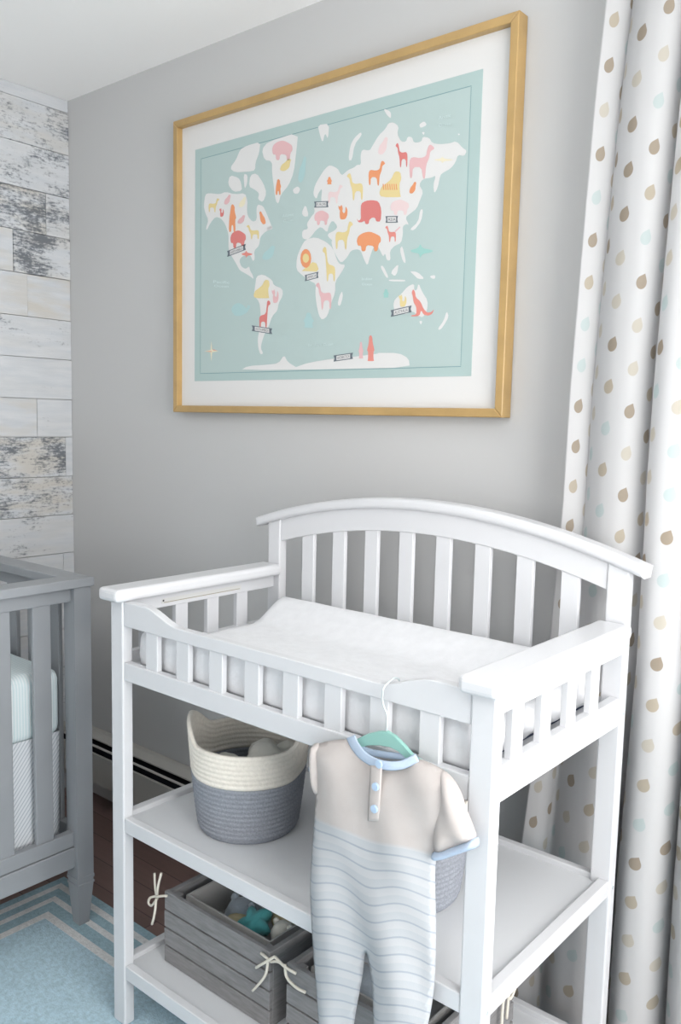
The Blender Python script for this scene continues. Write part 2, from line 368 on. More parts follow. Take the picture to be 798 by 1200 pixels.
# planks of the accent wall
PT = 0.012
rows = [2.328, 2.155+0.134, 2.155, 2.019, 1.887, 1.755, 1.621, 1.492, 1.360, 1.235, 1.102, 0.971]
while rows[-1] > 0.1: rows.append(rows[-1]-0.132)
rows[-1] = 0.0
first = {1: -0.4, 2: -0.3, 3: -0.086, 4: -0.202, 5: -0.156, 6: -0.42, 7: -0.50, 8: -0.130, 9: -0.027, 10: -0.34, 11: -0.6, 12: -0.042}
wearv = {1: (0.82, 0.5), 2: (0.72, 0.15), 3: (0.85, 0.4), 4: (0.92, 0.5), 5: (0.25, 0.9), 6: (0.60, 0.2), 7: (0.30, 0.1), 8: (0.40, 0.1), 9: (0.3, 0.2), 10: (0.85, 0.9), 11: (0.55, 0.3), 12: (0.4, 0.2)}
for i in range(len(rows)-1):
    z1, z0 = rows[i], rows[i+1]
    y = 0.0; k = 0
    while y > RY:
        L = -first.get(i, -(0.25+random.random()*0.5)) if k == 0 else 0.45+random.random()*0.7
        y2 = max(y-L, RY)
        t = PT+random.uniform(-0.002, 0.002)
        p = box('plank', 0.0, t, y2+0.0009, y-0.0009, z0+0.001, z1-0.001, 'plank_paint', wl)
        w_ = wearv.get(i, (random.random()*0.8, random.random()*0.6))
        if k > 0 and y < -0.1: w_ = (random.random()*0.9, random.random()*0.8)
        if k == 1 and i in (3, 9): w_ = (1.0, 0.9)
        if k == 1 and i in (4, 5, 8): w_ = (0.2, 0.6)
        p.color = (w_[0], w_[1], 0, 1)
        y = y2; k += 1

# baseboard heater along the back wall
ht = empty('baseboard_heater', (1.0, 0, 0.09), 'long cream baseboard heater with black slots along grey wall', 'heater')
HX0, HX1 = 0.02, 1.95
box('back_plate', HX0, HX1, -0.008, -0.0005, 0.06, 0.240, 'heater_paint', ht)
prism('top_cover', [(-0.001, 0.243), (-0.024, 0.243), (-0.050, 0.233), (-0.050, 0.2285), (-0.024, 0.238), (-0.001, 0.238)], 'x', HX0, HX1, 'heater_paint', ht)
box('dark_interior', HX0+0.002, HX1-0.002, -0.058, -0.010, 0.10, 0.212, 'heater_dark', ht)
prism('damper_blade', [(-0.060, 0.2180), (-0.066, 0.2155), (-0.066, 0.2130), (-0.060, 0.2155)], 'x', HX0, HX1, 'heater_paint', ht)
prism('front_panel', [(-0.066, 0.194), (-0.074, 0.194), (-0.074, 0.094), (-0.062, 0.094), (-0.062, 0.098), (-0.070, 0.098), (-0.070, 0.189), (-0.066, 0.189)], 'x', HX0, HX1, 'heater_paint', ht)
for x0, x1 in ((HX0-0.004, HX0), (HX1, HX1+0.004)):
    box('end_cap', x0, x1, -0.076, -0.0005, 0.06, 0.245, 'heater_paint', ht)

# added globe light out of view, brightening the ceiling and upper walls
lm_, lb_, ln_ = new('fill_lamp_opal', 0.5, 0.3); lb_.inputs['Base Color'].default_value = (0.9, 0.9, 0.88, 1)
lb_.inputs['Emission Color'].default_value = (1.0, 0.985, 0.96, 1); lb_.inputs['Emission Strength'].default_value = 11.0
LXY = (2.55, -1.95)
lamp = empty('added_fill_lamp', (LXY[0], LXY[1], 2.0), 'added unseen opal globe fill light hanging below the ceiling', 'lamp')
blob('globe', (LXY[0], LXY[1], 2.06), 0.13, 'fill_lamp_opal', lamp, 3, 0.0)
tube('stem', [(LXY[0], LXY[1], 2.18), (LXY[0], LXY[1], RZ-0.012)], 0.010, 'rod_metal', lamp, 10)
prism('canopy', [(LXY[0]+0.06*math.cos(2*math.pi*i/24), LXY[1]+0.06*math.sin(2*math.pi*i/24)) for i in range(24)], 'z', RZ-0.014, RZ-0.0005, 'white_lacquer', lamp)

# ---------------------------------------------------------------- rug
RUGX0, RUGX1, RUGY0, RUGY1 = 0.546, 2.95, -2.9, -0.383
rug = empty('area_rug', (1.7, -1.5, 0), 'pale blue woven rug with white and blue border stripes', 'rug')
def ring(name, d0, d1, material, top):
    V, F = [], []
    for d in (d0, d1):
        for (x, y) in ((RUGX0+d, RUGY0+d), (RUGX1-d, RUGY0+d), (RUGX1-d, RUGY1-d), (RUGX0+d, RUGY1-d)):
            V.append((x, y, 0.0005)); V.append((x, y, top))
    for i in range(4):
        j = (i+1) % 4
        F += [(2*i, 2*j, 2*j+1, 2*i+1), (8+2*i, 8+2*i+1, 8+2*j+1, 8+2*j), (2*i+1, 2*j+1, 8+2*j+1, 8+2*i+1), (2*i, 8+2*i, 8+2*j, 2*j)]
    obj(name, V, F, material, rug)
ds = [0, 0.024, 0.043, 0.070, 0.088, 0.122, 0.144]
for i in range(6): ring('border_stripe', ds[i], ds[i+1], 'rug_blue' if i % 2 == 0 else 'rug_white', 0.0115+0.0003*(i % 2))
box('woven_field', RUGX0+0.144, RUGX1-0.144, RUGY0+0.144, RUGY1-0.144, 0.0005, 0.0115, 'rug_field', rug)
RUGZ = 0.012

# ---------------------------------------------------------------- changing table
xL, xR, yF, yB = 1.1351, 2.0351, -0.6279, -0.1516
LW, LD = 0.040, 0.025
ct = empty('changing_table', ((xL+xR)/2, (yF+yB)/2, RUGZ), 'white wooden changing table with arched slatted back and two shelves', 'changing table')
WL = 'white_lacquer'
def arc(x, xa, xb, ze, zm):                       # circular-ish arch: ends at ze, crown at zm
    t = (x-(xa+xb)/2)/((xb-xa)/2); return ze+(zm-ze)*(1-t*t)
AT = lambda x: arc(x, 1.097, 2.067, 1.070, 1.150)
AB = lambda x: arc(x, 1.185, 1.985, 1.021, 1.078)
for x0 in (xL, xR-LW):
    box('leg', x0, x0+LW, yF, yF+LD, RUGZ, 0.938, WL, ct, 0.003)
    # back leg runs up under the arch
    prism('leg', [(x0, RUGZ), (x0+LW, RUGZ), (x0+LW, AT(x0+LW)-0.0225), (x0, AT(x0)-0.0225)], 'y', yB-LD, yB, WL, ct, 0.003)
# arched cap and arched rail of the back
def strip(n0, n1, f, k=28): return [(n0+(n1-n0)*i/k, f(n0+(n1-n0)*i/k)) for i in range(k+1)]
top = strip(1.097, 2.067, AT); bot = strip(1.100, 2.064, lambda x: AT(x)-0.023)
prism('arched_cap', top+list(reversed(bot)), 'y', yB-LD-0.010, yB+0.010, WL, ct, 0.009, 4)
prism('arched_rail', strip(xL+LW, xR-LW, lambda x: AT(x)-0.022)+list(reversed(strip(xL+LW, xR-LW, AB))), 'y', yB-LD+0.003, yB-0.004, WL, ct, 0.002)
box('back_lower_rail', xL+LW, xR-LW, yB-LD+0.003, yB-0.004, 0.773, 0.815, WL, ct, 0.002)
SX = [1.2435+0.0944*i for i in range(8)]
for x in SX:
    prism('slat', [(x, 0.812), (x+0.036, 0.812), (x+0.036, AB(x+0.036)+0.004), (x, AB(x)+0.004)], 'y', yB-LD+0.006, yB-0.008, WL, ct, 0.0015)
# scalloped front rail
def scal(x):
    t = abs(x-1.585); a, b_ = 0.345, 0.240
    k = min(1, max(0, (t-b_)/(a-b_))); k = k*k*(3-2*k)
    return 0.911+(0.937-0.911)*k
prism('scalloped_front_rail', strip(xL+LW, xR-LW, scal, 60)+[(xR-LW, 0.886), (xL+LW, 0.886)], 'y', yF+0.003, yF+0.021, WL, ct, 0.002)
box('front_lower_rail', xL+LW, xR-LW, yF+0.003, yF+0.021, 0.773, 0.811, WL, ct, 0.002)
for x in SX: box('slat', x, x+0.036, yF+0.006, yF+0.018, 0.810, 0.887, WL, ct, 0.0012)
# sides
for s, x0 in ((0, xL), (1, xR-0.022)):
    xi0, xi1 = (x0+0.004, x0+0.022) if s == 0 else (x0, x0+0.018)
    box('side_top_rail', xi0, xi1, yF+LD, yB-LD, 0.905, 0.939, WL, ct, 0.002)
    box('side_lower_rail', xi0, xi1, yF+LD, yB-LD, 0.773, 0.826, WL, ct, 0.002)
    for i in range(4):
        yc = -0.548+0.09*i
        box('slat', xi0+0.003, xi1-0.003, yc-0.017, yc+0.017, 0.825, 0.906, WL, ct, 0.0012)
    c0 = xL-0.014 if s == 0 else xR-0.052
    box('side_cap', c0, c0+0.066, yF-0.022, yB-LD-0.001, 0.937, 0.964, WL, ct, 0.009, 3)
# pad tray
box('tray_board', xL+0.024, xR-0.024, yF+0.022, yB-LD+0.002, 0.786, 0.800, 'white_shelf', ct)
# shelves
for z0, z1 in ((0.447, 0.478), (0.118, 0.149)):
    box('shelf_front_rail', xL+LW, xR-LW, yF+0.002, yF+0.020, z0, z1, WL, ct, 0.002)
    box('shelf_back_rail', xL+LW, xR-LW, yB-0.020, yB-0.004, z0, z1, WL, ct, 0.002)
    for x0 in (xL+0.003, xR-0.023): box('shelf_side_rail', x0, x0+0.020, yF+LD, yB-LD, z0, z1, WL, ct, 0.002)
    box('shelf_board', xL+0.022, xR-0.022, yF+0.020, yB-0.020, z0+0.008, z1-0.011, 'white_shelf', ct)
SHELF1, SHELF2 = 0.467, 0.138
# bolt heads and holes
def disc_x(name, x, y, z, r, material, parent, th=0.0012):
    pts = [(y+r*math.cos(2*math.pi*i/12), z+r*math.sin(2*math.pi*i/12)) for i in range(12)]
    prism(name, pts, 'x', x, x+th, material, parent)
for z in (0.922, 0.795, 0.462):
    for y in (yF+LD/2, yB-LD/2): disc_x('bolt', xR, y, z, 0.0032, 'chrome', ct)

bmv = onY(543.5, 943, yF)
prism('bolt', [(bmv.x+0.003*math.cos(2*math.pi*i/12), bmv.z+0.003*math.sin(2*math.pi*i/12)) for i in range(12)], 'y', yF-0.001, yF, 'bolt_dark', ct)
wst = box('warning_sticker', xL+0.022, xL+0.0226, -0.515, -0.285, 0.913, 0.924, 'sticker', ct)
box('sticker_print', xL+0.0226, xL+0.0229, -0.510, -0.29, 0.9145, 0.9160, 'sticker_line', wst)
box('sticker_mark', xL+0.0226, xL+0.0229, -0.513, -0.509, 0.9175, 0.9215, 'bolt_dark', wst)

# contoured changing pad
pad = empty('changing_pad', (1.59, -0.39, 0.8005), 'white quilted contour changing pad lying in the changing table tray', 'changing pad')
PX0, PX1, PY0, PY1, PZ = 1.203, 1.975, -0.600, -0.180, 0.806
def prof(t):                                   # t 0..1 front to back: high rims, dished centre
    s = abs(2*t-1); k = min(1, max(0, (s-0.38)/0.52)); k = k*k*(3-2*k)
    return 0.846+0.047*k
V, F, nx, ny = [], [], 48, 40
for i in range(nx+1):
    u = i/nx; x = PX0+(PX1-PX0)*u
    ex = min(u, 1-u)*(PX1-PX0)
    for j in range(ny+1):
        t = j/ny; y = PY0+(PY1-PY0)*t; ey = min(t, 1-t)*(PY1-PY0)
        z = prof(t)
        rr = 0.022
        rd = 0.0
        if ey < rr: rd = rr-math.sqrt(max(0, rr*rr-(rr-ey)**2))
        if ex < 0.016: rd = max(rd, 0.016-math.sqrt(max(0, 0.016**2-(0.016-ex)**2)))
        z = z-rd+0.0012*math.sin(x*42)*math.sin(y*46)
        V.append((x, y, z))
top_n = len(V)
for i in range(nx+1):
    for j in range(ny+1):
        if i in (0, nx) or j in (0, ny): pass
idx = lambda i, j: i*(ny+1)+j
for i in range(nx):
    for j in range(ny): F.append((idx(i, j), idx(i+1, j), idx(i+1, j+1), idx(i, j+1)))
edge = [idx(i, 0) for i in range(nx+1)]+[idx(nx, j) for j in range(1, ny+1)]+[idx(i, ny) for i in range(nx-1, -1, -1)]+[idx(0, j) for j in range(ny-1, 0, -1)]
levels = [0.85, 0.6, 0.35, 0.12, 0.0]; prev = edge
for lv in levels:
    cur = []
    for q, e in enumerate(edge):
        x, y, z = V[e]; zz = PZ+(z-PZ)*lv
        k = 0.006*math.sin(math.pi*lv)+0.0015*math.sin(q*1.1+lv*8)
        dx = -1 if x < PX0+1e-6 else (1 if x > PX1-1e-6 else 0); dy = -1 if y < PY0+1e-6 else (1 if y > PY1-1e-6 else 0)
        V.append((x+dx*k, y+dy*k*0.4, zz)); cur.append(len(V)-1)
    for q in range(len(edge)): F.append((prev[q], prev[(q+1) % len(edge)], cur[(q+1) % len(edge)], cur[q]))
    prev = cur
F.append(list(reversed(prev)))
obj('pad_body', V, F, 'pad_fabric', pad, True)
box('dark_base_layer', PX0+0.003, PX1-0.003, PY0+0.003, PY1-0.003, 0.8005, 0.8055, 'pad_base', pad)  # thin dark navy layer making the dark line under the pad

# ---------------------------------------------------------------- rope baskets
def basket(cx, cy, z0, rb, rt, h, rot, split, label, ear=0.045):
    bk = empty('rope_basket', (cx, cy, z0), label, 'basket', 'rope baskets on the middle shelf')
    nr = 19; seg = 56
    def wall(i0, i1, inner):
        V = []
        sub = 4
        for k in range((i1-i0)*sub+1):
            f = (i0+k/sub)/nr
            bulge = 0.0022*abs(math.sin(math.pi*(i0+k/sub)))
            prof_ = rb+(rt-rb)*(1-(1-f)**1.6)
            if f < 0.06: prof_ -= 0.010*(1-f/0.06)**2
            for s in range(seg):
                a = 2*math.pi*s/seg+rot
                c = abs(math.cos(a-rot)); lift = ear*max(0, (c-0.80)/0.20)**1.4*f**3
                flare = 1+0.05*f**4*max(0, (c-0.8)/0.2)
                r = prof_*flare+(bulge if not inner else -bulge-0.006)
                V.append((cx+r*math.cos(a), cy+r*math.sin(a), z0+0.0005+h*f+lift))
        return V, (i1-i0)*sub+1
    def shell(name, i0, i1, material):
        Vo, n_ = wall(i0, i1, False); Vi, _ = wall(i0, i1, True)
        V = Vo+Vi; o = len(Vo); F = []
        for k in range(n_-1):
            for s in range(seg):
                t = (s+1) % seg
                F.append((k*seg+s, k*seg+t, (k+1)*seg+t, (k+1)*seg+s)); F.append((o+k*seg+s, o+(k+1)*seg+s, o+(k+1)*seg+t, o+k*seg+t))
        for s in range(seg):
            t = (s+1) % seg; e = (n_-1)*seg
            F.append((e+s, e+t, o+e+t, o+e+s)); F.append((s, o+s, o+t, t))
        return obj(name, V, F, material, bk, True)
    k = round(nr*split)
    shell('grey_band', 0, k, 'rope_grey'); shell('cream_band', k, nr, 'rope_cream')
    pts = [(cx+(rb-0.004)*math.cos(2*math.pi*i/32), cy+(rb-0.004)*math.sin(2*math.pi*i/32)) for i in range(32)]
    prism('base', pts, 'z', z0+0.001, z0+0.008, 'rope_grey', bk)
    return bk
BX, BY = 1.360, -0.448
basket(BX, BY, SHELF1, 0.102, 0.121, 0.190, math.radians(225-9), 0.62, 'two tone rope basket holding cream plush balls, cream rim above grey')
basket(1.750, -0.435, SHELF1, 0.102, 0.121, 0.190, math.radians(40), 0.62, 'two tone rope basket half hidden behind the hanging romper')
for i, (dx, dy, dz, r, c) in enumerate(((0.048, 0.000, 0.150, 0.038, 'plush_cream'), (-0.012, 0.060, 0.130, 0.034, 'plush_cream'), (0.010, -0.062, 0.128, 0.032, 'plush_cream'), (-0.058, -0.010, 0.112, 0.030, 'plush_cream'), (0.045, 0.069, 0.146, 0.026, 'plush_cream'))):
    t = blob('plush_ball', (BX+dx, BY+dy, SHELF1+dz), r, c, None, 3, 0.18, (1.1, 1, 0.85), i*3.1)
    tag(t, 'cream fluffy ball heaped inside the rope basket beside the crib', 'soft toy', 'plush balls in the rope basket')
for i, (dx, dy, dz) in enumerate(((0.045, -0.01, 0.050), (-0.048, 0.01, 0.050))):
    t = blob('plush_ball', (BX+dx, BY+dy, SHELF1+dz), 0.04, 'plush_cream', None, 3, 0.15, (1.1, 1, 0.9), 20+i)
    tag(t, 'cream fluffy ball heaped inside the rope basket beside the crib', 'soft toy', 'plush balls in the rope basket')

# ---------------------------------------------------------------- wooden crates
def crate(x0, x1, y0, y1, z0, label):
    c = empty('wooden_crate', ((x0+x1)/2, (y0+y1)/2, z0), label, 'crate', 'grey crates on the bottom shelf')
    th = 0.010; hts = [0.0, 0.036, 0.040, 0.076, 0.080, 0.116, 0.120, 0.160]; z0 += 0.0006
    for k in range(4):
        a, b2 = z0+hts[2*k], z0+hts[2*k+1]; j = random.uniform(-0.001, 0.001)
        box('slat', x0+j, x1+j, y0, y0+th, a, b2, 'crate_wood', c, 0.001, 1)
        box('slat', x0+j, x1+j, y1-th, y1, a, b2, 'crate_wood', c, 0.001, 1)
    for xx in (x0, x1-0.012):
        box('end_panel', xx, xx+0.012, y0+th, y1-th, z0, z0+0.158, 'crate_wood', c, 0.001, 1)
    for xx in (x0+0.012, x1-0.030):
        for yy in (y0+th, y1-th-0.018): box('corner_post', xx, xx+0.018, yy, yy+0.018, z0+0.002, z0+0.152, 'crate_wood', c)
    box('bottom_board', x0+0.012, x1-0.012, y0+th, y1-th, z0, z0+0.006, 'crate_wood', c)
    # cloth liner following the walls
    li = 0.0135; V, F = [], []
    for (d, z) in ((li+0.018, z0+0.007), (li+0.018, z0+0.135), (li+0.020, z0+0.150), (li+0.024, z0+0.150), (li+0.022, z0+0.070)):
        for (x, y) in ((x0+d, y0+d), (x1-d, y0+d), (x1-d, y1-d), (x0+d, y1-d)): V.append((x, y, z))
    for r in range(4):
        for s in range(4): F.append((r*4+s, r*4+(s+1) % 4, (r+1)*4+(s+1) % 4, (r+1)*4+s))
    F.append((16, 17, 18, 19))
    obj('liner', V, F, 'liner_cloth', c)
    return c
CY0 = -0.549
cr1 = crate(1.208, 1.528, CY0, -0.255, SHELF2, 'grey slatted crate with toys and white ties nearest the crib')
cr2 = crate(1.572, 1.892, CY0, -0.255, SHELF2, 'grey slatted crate behind the legs of the hanging romper')
def P3(px, py, Y): return tuple(onY(px, py, Y))
def tie(parent, paths, Y):
    for k, pth in enumerate(paths):
        pts = [tuple(onY(x, y, Y-(0.004*math.sin(3.0*i/max(1, len(pth)-1))+0.002*k))) for i, (x, y) in enumerate(pth)]
        tube('tie_cord', pts, 0.0028, 'tie_cord', parent, 6, 5)
tie(cr1, [[(184, 1054), (182, 1040), (181, 1023)], [(184, 1054), (185, 1040), (189, 1023)], [(184, 1050), (176, 1052), (174, 1058), (178, 1061), (184, 1053)], [(183, 1051), (190, 1050), (196, 1050)], [(183, 1053), (182, 1065), (180, 1076), (178, 1083)]], CY0-0.003)
knot = empty('cord_bow', tuple(onY(322, 1126, CY0-0.004)), 'knotted white cord tying the two grey crates together', 'cord')
tie(knot, [[(306, 1117), (312, 1122), (318, 1127)], [(300, 1134), (312, 1127), (322, 1121)], [(314, 1124), (312, 1140), (306, 1150), (296, 1161)]], CY0-0.004)
tie(knot, [[(318, 1127), (326, 1127), (333, 1132)], [(322, 1121), (334, 1133), (347, 1141)], [(334, 1130), (336, 1145), (347, 1157), (358, 1163)]], CY0-0.004)
pt0 = Vector((1.896, -0.30, SHELF2+0.150))
for k, pl in enumerate(([(0, 0, 0), (0.006, 0.002, 0.01), (0.006, 0.004, -0.03), (0.005, 0.002, -0.08)], [(0, 0, 0), (0.007, -0.01, 0.004), (0.006, -0.016, -0.04), (0.006, -0.018, -0.09)], [(0, 0, 0), (0.009, 0.018, -0.01), (0.008, 0.024, -0.03), (0.005, 0.01, -0.045), (0.004, 0, -0.01)])):
    tube('tie_cord', [tuple(pt0+Vector(q)) for q in pl], 0.003, 'tie_cord', cr2, 6, 5)
# toys in the crates
def star(name, c, r, h, material, label, tilt=0.0):
    V, F = [], []; n_ = 10
    for k, (sc_, dz) in enumerate(((0.82, -h), (1.0, -h*0.4), (1.0, h*0.4), (0.72, h))):
        for i in range(n_*3):
            a = 2*math.pi*i/(n_*3)+0.3; q = 0.78+0.22*math.cos(5*a)
            x, y, z = r*sc_*q*math.cos(a), r*sc_*q*math.sin(a), dz
            y, z = y*math.cos(tilt)-z*math.sin(tilt), y*math.sin(tilt)+z*math.cos(tilt)
            V.append((c[0]+x, c[1]+y, c[2]+z))
    m_ = n_*3
    for k in range(3):
        for i in range(m_): F.append((k*m_+i, k*m_+(i+1) % m_, (k+1)*m_+(i+1) % m_, (k+1)*m_+i))
    F.append(list(range(m_))); F.append([3*m_+i for i in reversed(range(m_))])
    return tag(obj(name, V, F, material, None, True), label, 'soft toy')
FILL = SHELF2+0.045
star('star_plush', (1.400, -0.465, 0.265), 0.042, 0.016, 'plush_teal', 'teal plush star lying on top of the toys in the crate', 0.5)
toys = [((1.330, -0.430, 0.245), 0.036, 'plush_grey', 'grey plush toy next to the tan plush in the crate', (1.2, 1, 0.8)),
        ((1.358, -0.470, 0.248), 0.026, 'plush_tan', 'tan plush toy beside the teal star in the crate', (1.3, 0.9, 0.7)),
        ((1.440, -0.410, 0.262), 0.030, 'plush_tan', 'tan plush toy behind the teal star in the crate', (1.2, 1, 0.7)),
        ((1.458, -0.440, 0.258), 0.026, 'plush_cream', 'pale plush toy between the star and the grey bundle', (0.9, 1.1, 0.9)),
        ((1.468, -0.490, 0.235), 0.022, 'plush_grey', 'small grey plush bundle in the crate corner by the tie', (1.0, 0.8, 1.0))]
for i, (c, r, mt, lb, s3) in enumerate(toys):
    t = empty('plush_toy', c, lb, 'soft toy', 'plush toys in the crate')
    blob('body', c, r, mt, t, 3, 0.15, s3, i*2.3)
    if i in (0, 3, 4):
        for s in (-1, 1): blob('ear', (c[0]+s*r*0.75, c[1], c[2]+r*0.62), r*0.32, mt, t, 2, 0.1, (1, 0.7, 1), i+s)
t = blob('plush_toy', (1.790, -0.47, 0.250), 0.032, 'plush_blue', None, 3, 0.15, (1.4, 0.9, 0.8), 3); tag(t, 'blue plush toy in the crate behind the romper legs', 'soft toy')
t = blob('plush_toy', (1.680, -0.44, 0.245), 0.042, 'plush_grey', None, 3, 0.15, (1.4, 1, 0.8), 5); tag(t, 'grey plush toy in the crate behind the romper', 'soft toy')

# ---------------------------------------------------------------- framed animal map
FX0, FX1, FZ0, FZ1, FD, FWD_ = 0.597, 1.688, 1.325, 2.138, 0.038, 0.019
fr = empty('framed_map', ((FX0+FX1)/2, 0, FZ0), 'gold framed animal world map print hanging on the grey wall', 'picture')
def miter(pts): return prism('frame_rail', pts, 'y', -FD, -0.001, 'gold_wood', fr, 0.0015, 1)
i0, i1, k0, k1 = FX0+FWD_, FX1-FWD_, FZ0+FWD_, FZ1-FWD_
g_ = 0.0003
miter([(FX0, FZ1), (FX1, FZ1), (i1-g_, k1), (i0+g_, k1)]); miter([(FX0, FZ0), (i0+g_, k0), (i1-g_, k0), (FX1, FZ0)])
miter([(FX0, FZ0+g_*2), (FX0, FZ1-g_*2), (i0, k1-g_), (i0, k0+g_)]); miter([(FX1, FZ0+g_*2), (i1, k0+g_), (i1, k1-g_), (FX1, FZ1-g_*2)])
box('mat_board', i0, i1, -0.020, -0.004, k0, k1, 'mat_board', fr)
YP = -0.0203
box('print_sheet', 0.673, 1.598, YP-0.0003, -0.0195, 1.414, 2.052, 'print_edge', fr)
YB_ = YP-0.0004
tl, trr, bl, br_ = (0.673+0.027, 2.052-0.030), (1.598-0.030, 2.052-0.030), (0.673+0.027, 1.414+0.023), (1.598-0.030, 1.414+0.023)
box('sea_panel', tl[0], trr[0], YB_-0.0001, YP, bl[1], tl[1], 'print_sea', fr)
for e in ((tl[0]-0.003, trr[0]+0.003, tl[1]+0.001, tl[1]+0.0025), (tl[0]-0.003, trr[0]+0.003, bl[1]-0.0025, bl[1]-0.001), (tl[0]-0.003, tl[0]-0.0018, bl[1], tl[1]), (trr[0]+0.0018, trr[0]+0.003, bl[1], tl[1])):
    box('print_rule', e[0], e[1], YB_-0.0001, YP, e[2], e[3], 'print_line', fr)
Y1, Y2, Y3, Y4 = YB_-0.0005, YB_-0.0009, YB_-0.0013, YB_-0.0017
SC = 6.65
OFF = dict(A=(230, 130), B=(340, 130), C=(440, 130), D=(230, 280), E=(340, 280), G=(440, 280))
def q(k, pts): ox, oy = OFF[k]; return [(ox+x/SC, oy+y/SC) for x, y in pts]
land = []
land.append(q('A', [(70, 650), (100, 640), (180, 650), (230, 630), (300, 650), (380, 640), (400, 700), (395, 760), (400, 820), (440, 865), (472, 850), (468, 760), (480, 728), (520, 740), (545, 790), (580, 880), (592, 920), (540, 940), (500, 980), (490, 1050), (450, 1090), (457, 1150), (442, 1175), (420, 1120), (360, 1130), (335, 1165)])
            + q('D', [(350, 215), (385, 235), (412, 212), (420, 250), (440, 280), (447, 315), (425, 295), (385, 270), (338, 245), (315, 200), (285, 150), (255, 100)])
            + q('A', [(250, 1040), (252, 960), (225, 880), (190, 835), (150, 825), (112, 870), (82, 930), (75, 915), (95, 850), (68, 790), (58, 740)]))
for pl in ([(395, 270), (500, 240), (490, 330), (462, 400), (458, 462), (420, 472), (300, 480), (262, 445), (310, 380), (342, 300)], [(245, 570), (262, 500), (330, 520), (350, 560), (357, 622), (290, 632)], [(420, 500), (470, 485), (522, 560), (548, 640), (520, 712), (480, 690), (490, 640), (450, 610), (410, 590)], [(368, 490), (400, 498), (396, 570), (375, 612)], [(510, 300), (560, 240), (795, 165), (778, 330), (760, 480), (720, 580), (660, 650), (640, 727), (618, 700), (605, 600), (590, 480), (590, 392), (530, 382)], [(750, 612), (790, 585), (812, 610), (795, 645), (762, 645)], [(545, 905), (590, 890), (595, 920), (560, 930)]):
    land.append(q('A', pl))
eur = q('B', [(178, 650), (192, 580), (238, 500), (272, 450), (310, 420), (370, 448), (392, 490), (408, 500), (450, 460), (500, 440), (520, 420), (552, 420), (548, 350), (560, 300), (620, 310), (642, 270), (690, 190), (742, 140)]) + \
      q('C', [(100, 95), (140, 88), (182, 120), (170, 180), (200, 240), (238, 240), (250, 200), (285, 203), (300, 250), (358, 240), (368, 200), (420, 210), (442, 250), (500, 260), (580, 252), (630, 235), (682, 290), (712, 310), (692, 352), (642, 342), (625, 400), (585, 450), (530, 480), (505, 500), (485, 600), (458, 645), (450, 580), (470, 500), (440, 520), (370, 530), (340, 575), (372, 630), (350, 690), (322, 760), (272, 800), (232, 830), (262, 890), (240, 880), (212, 900), (214, 960), (200, 1030), (150, 1050), (112, 1090), (118, 1165)]) + \
      q('G', [(88, 168), (75, 110), (60, 140), (30, 80), (10, 40)]) + \
      q('E', [(690, 70), (650, 60), (625, 130), (602, 212), (575, 160), (550, 90), (520, 80), (475, 90), (440, 150), (398, 188), (368, 150), (330, 70), (320, 20)]) + \
      q('B', [(330, 1010), (300, 985), (290, 960), (350, 930), (370, 900), (330, 850), (300, 900), (290, 950), (240, 900), (200, 930), (160, 985), (130, 1005), (92, 990), (95, 930), (140, 920), (128, 880), (160, 830), (192, 790), (185, 745), (250, 750), (240, 700), (250, 600), (220, 640), (205, 690)])
land.append(eur)
land.append(q('E', [(85, 60), (120, 5), (200, -15), (285, 25), (335, 75), (365, 165), (388, 198), (432, 200), (402, 260), (352, 330), (352, 420), (322, 490), (292, 600), (250, 632), (225, 600), (205, 510), (195, 420), (202, 350), (150, 325), (90, 280), (48, 240), (50, 150)]))
land.append(q('E', [(368, 512), (385, 440), (405, 405), (412, 450), (390, 525)]))
land.append(q('D', [(468, 290), (520, 275), (592, 320), (602, 360), (672, 388), (675, 440), (642, 500), (632, 560), (592, 600), (562, 690), (532, 740), (512, 800), (502, 850), (522, 892), (500, 902), (483, 850), (478, 780), (490, 720), (502, 640), (500, 560), (490, 490), (448, 440), (458, 370)]))
for pl in ([(138, 512), (150, 470), (200, 430), (250, 370), (302, 348), (302, 400), (322, 400), (335, 343), (362, 410), (408, 480), (402, 560), (370, 612), (330, 600), (290, 560), (230, 590), (150, 572)], [(485, 700), (530, 640), (555, 560), (572, 605), (530, 680), (500, 712)], [(338, 640), (366, 638), (355, 672)], [(265, 250), (330, 258), (385, 312), (330, 312), (300, 282)], [(115, 262), (180, 190), (172, 260), (150, 292)], [(36, 212), (60, 208), (104, 302), (82, 302)], [(100, 316), (232, 318), (232, 332), (110, 330)], [(188, 80), (210, 50), (240, 190), (214, 180)], [(420, 290), (465, 280), (465, 310), (440, 310)]):
    land.append(q('G', pl))
for pl in ([(265, 925), (332, 865), (348, 770), (372, 765), (357, 860), (300, 932)], [(340, 105), (380, 78), (402, 110), (350, 135)], [(360, 165), (385, 165), (375, 190)], [(640, 175), (660, 180), (648, 192)], [(60, -20), (120, 5), (122, 60), (90, 35)]):
    land.append(q('C', pl))
for pl in ([(453, 385), (468, 270), (500, 210), (552, 162), (558, 190), (502, 260), (482, 385)], [(215, 110), (305, 98), (295, 222), (272, 170), (252, 252), (230, 180)], [(88, 795), (120, 725), (147, 820), (108, 825)]):
    land.append(q('B', pl))
land.append(q('D', [(345, 1024), (400, 990), (550, 980), (640, 970), (685, 903), (712, 960), (780, 1000)]) + q('E', [(40, 1000), (150, 962), (340, 932), (500, 918), (700, 892)]) + q('G', [(0, 888), (180, 888), (258, 930), (268, 1002)]) + q('E', [(400, 1014)]))
flat('land_print', land, Y1, 'print_land', fr, True)

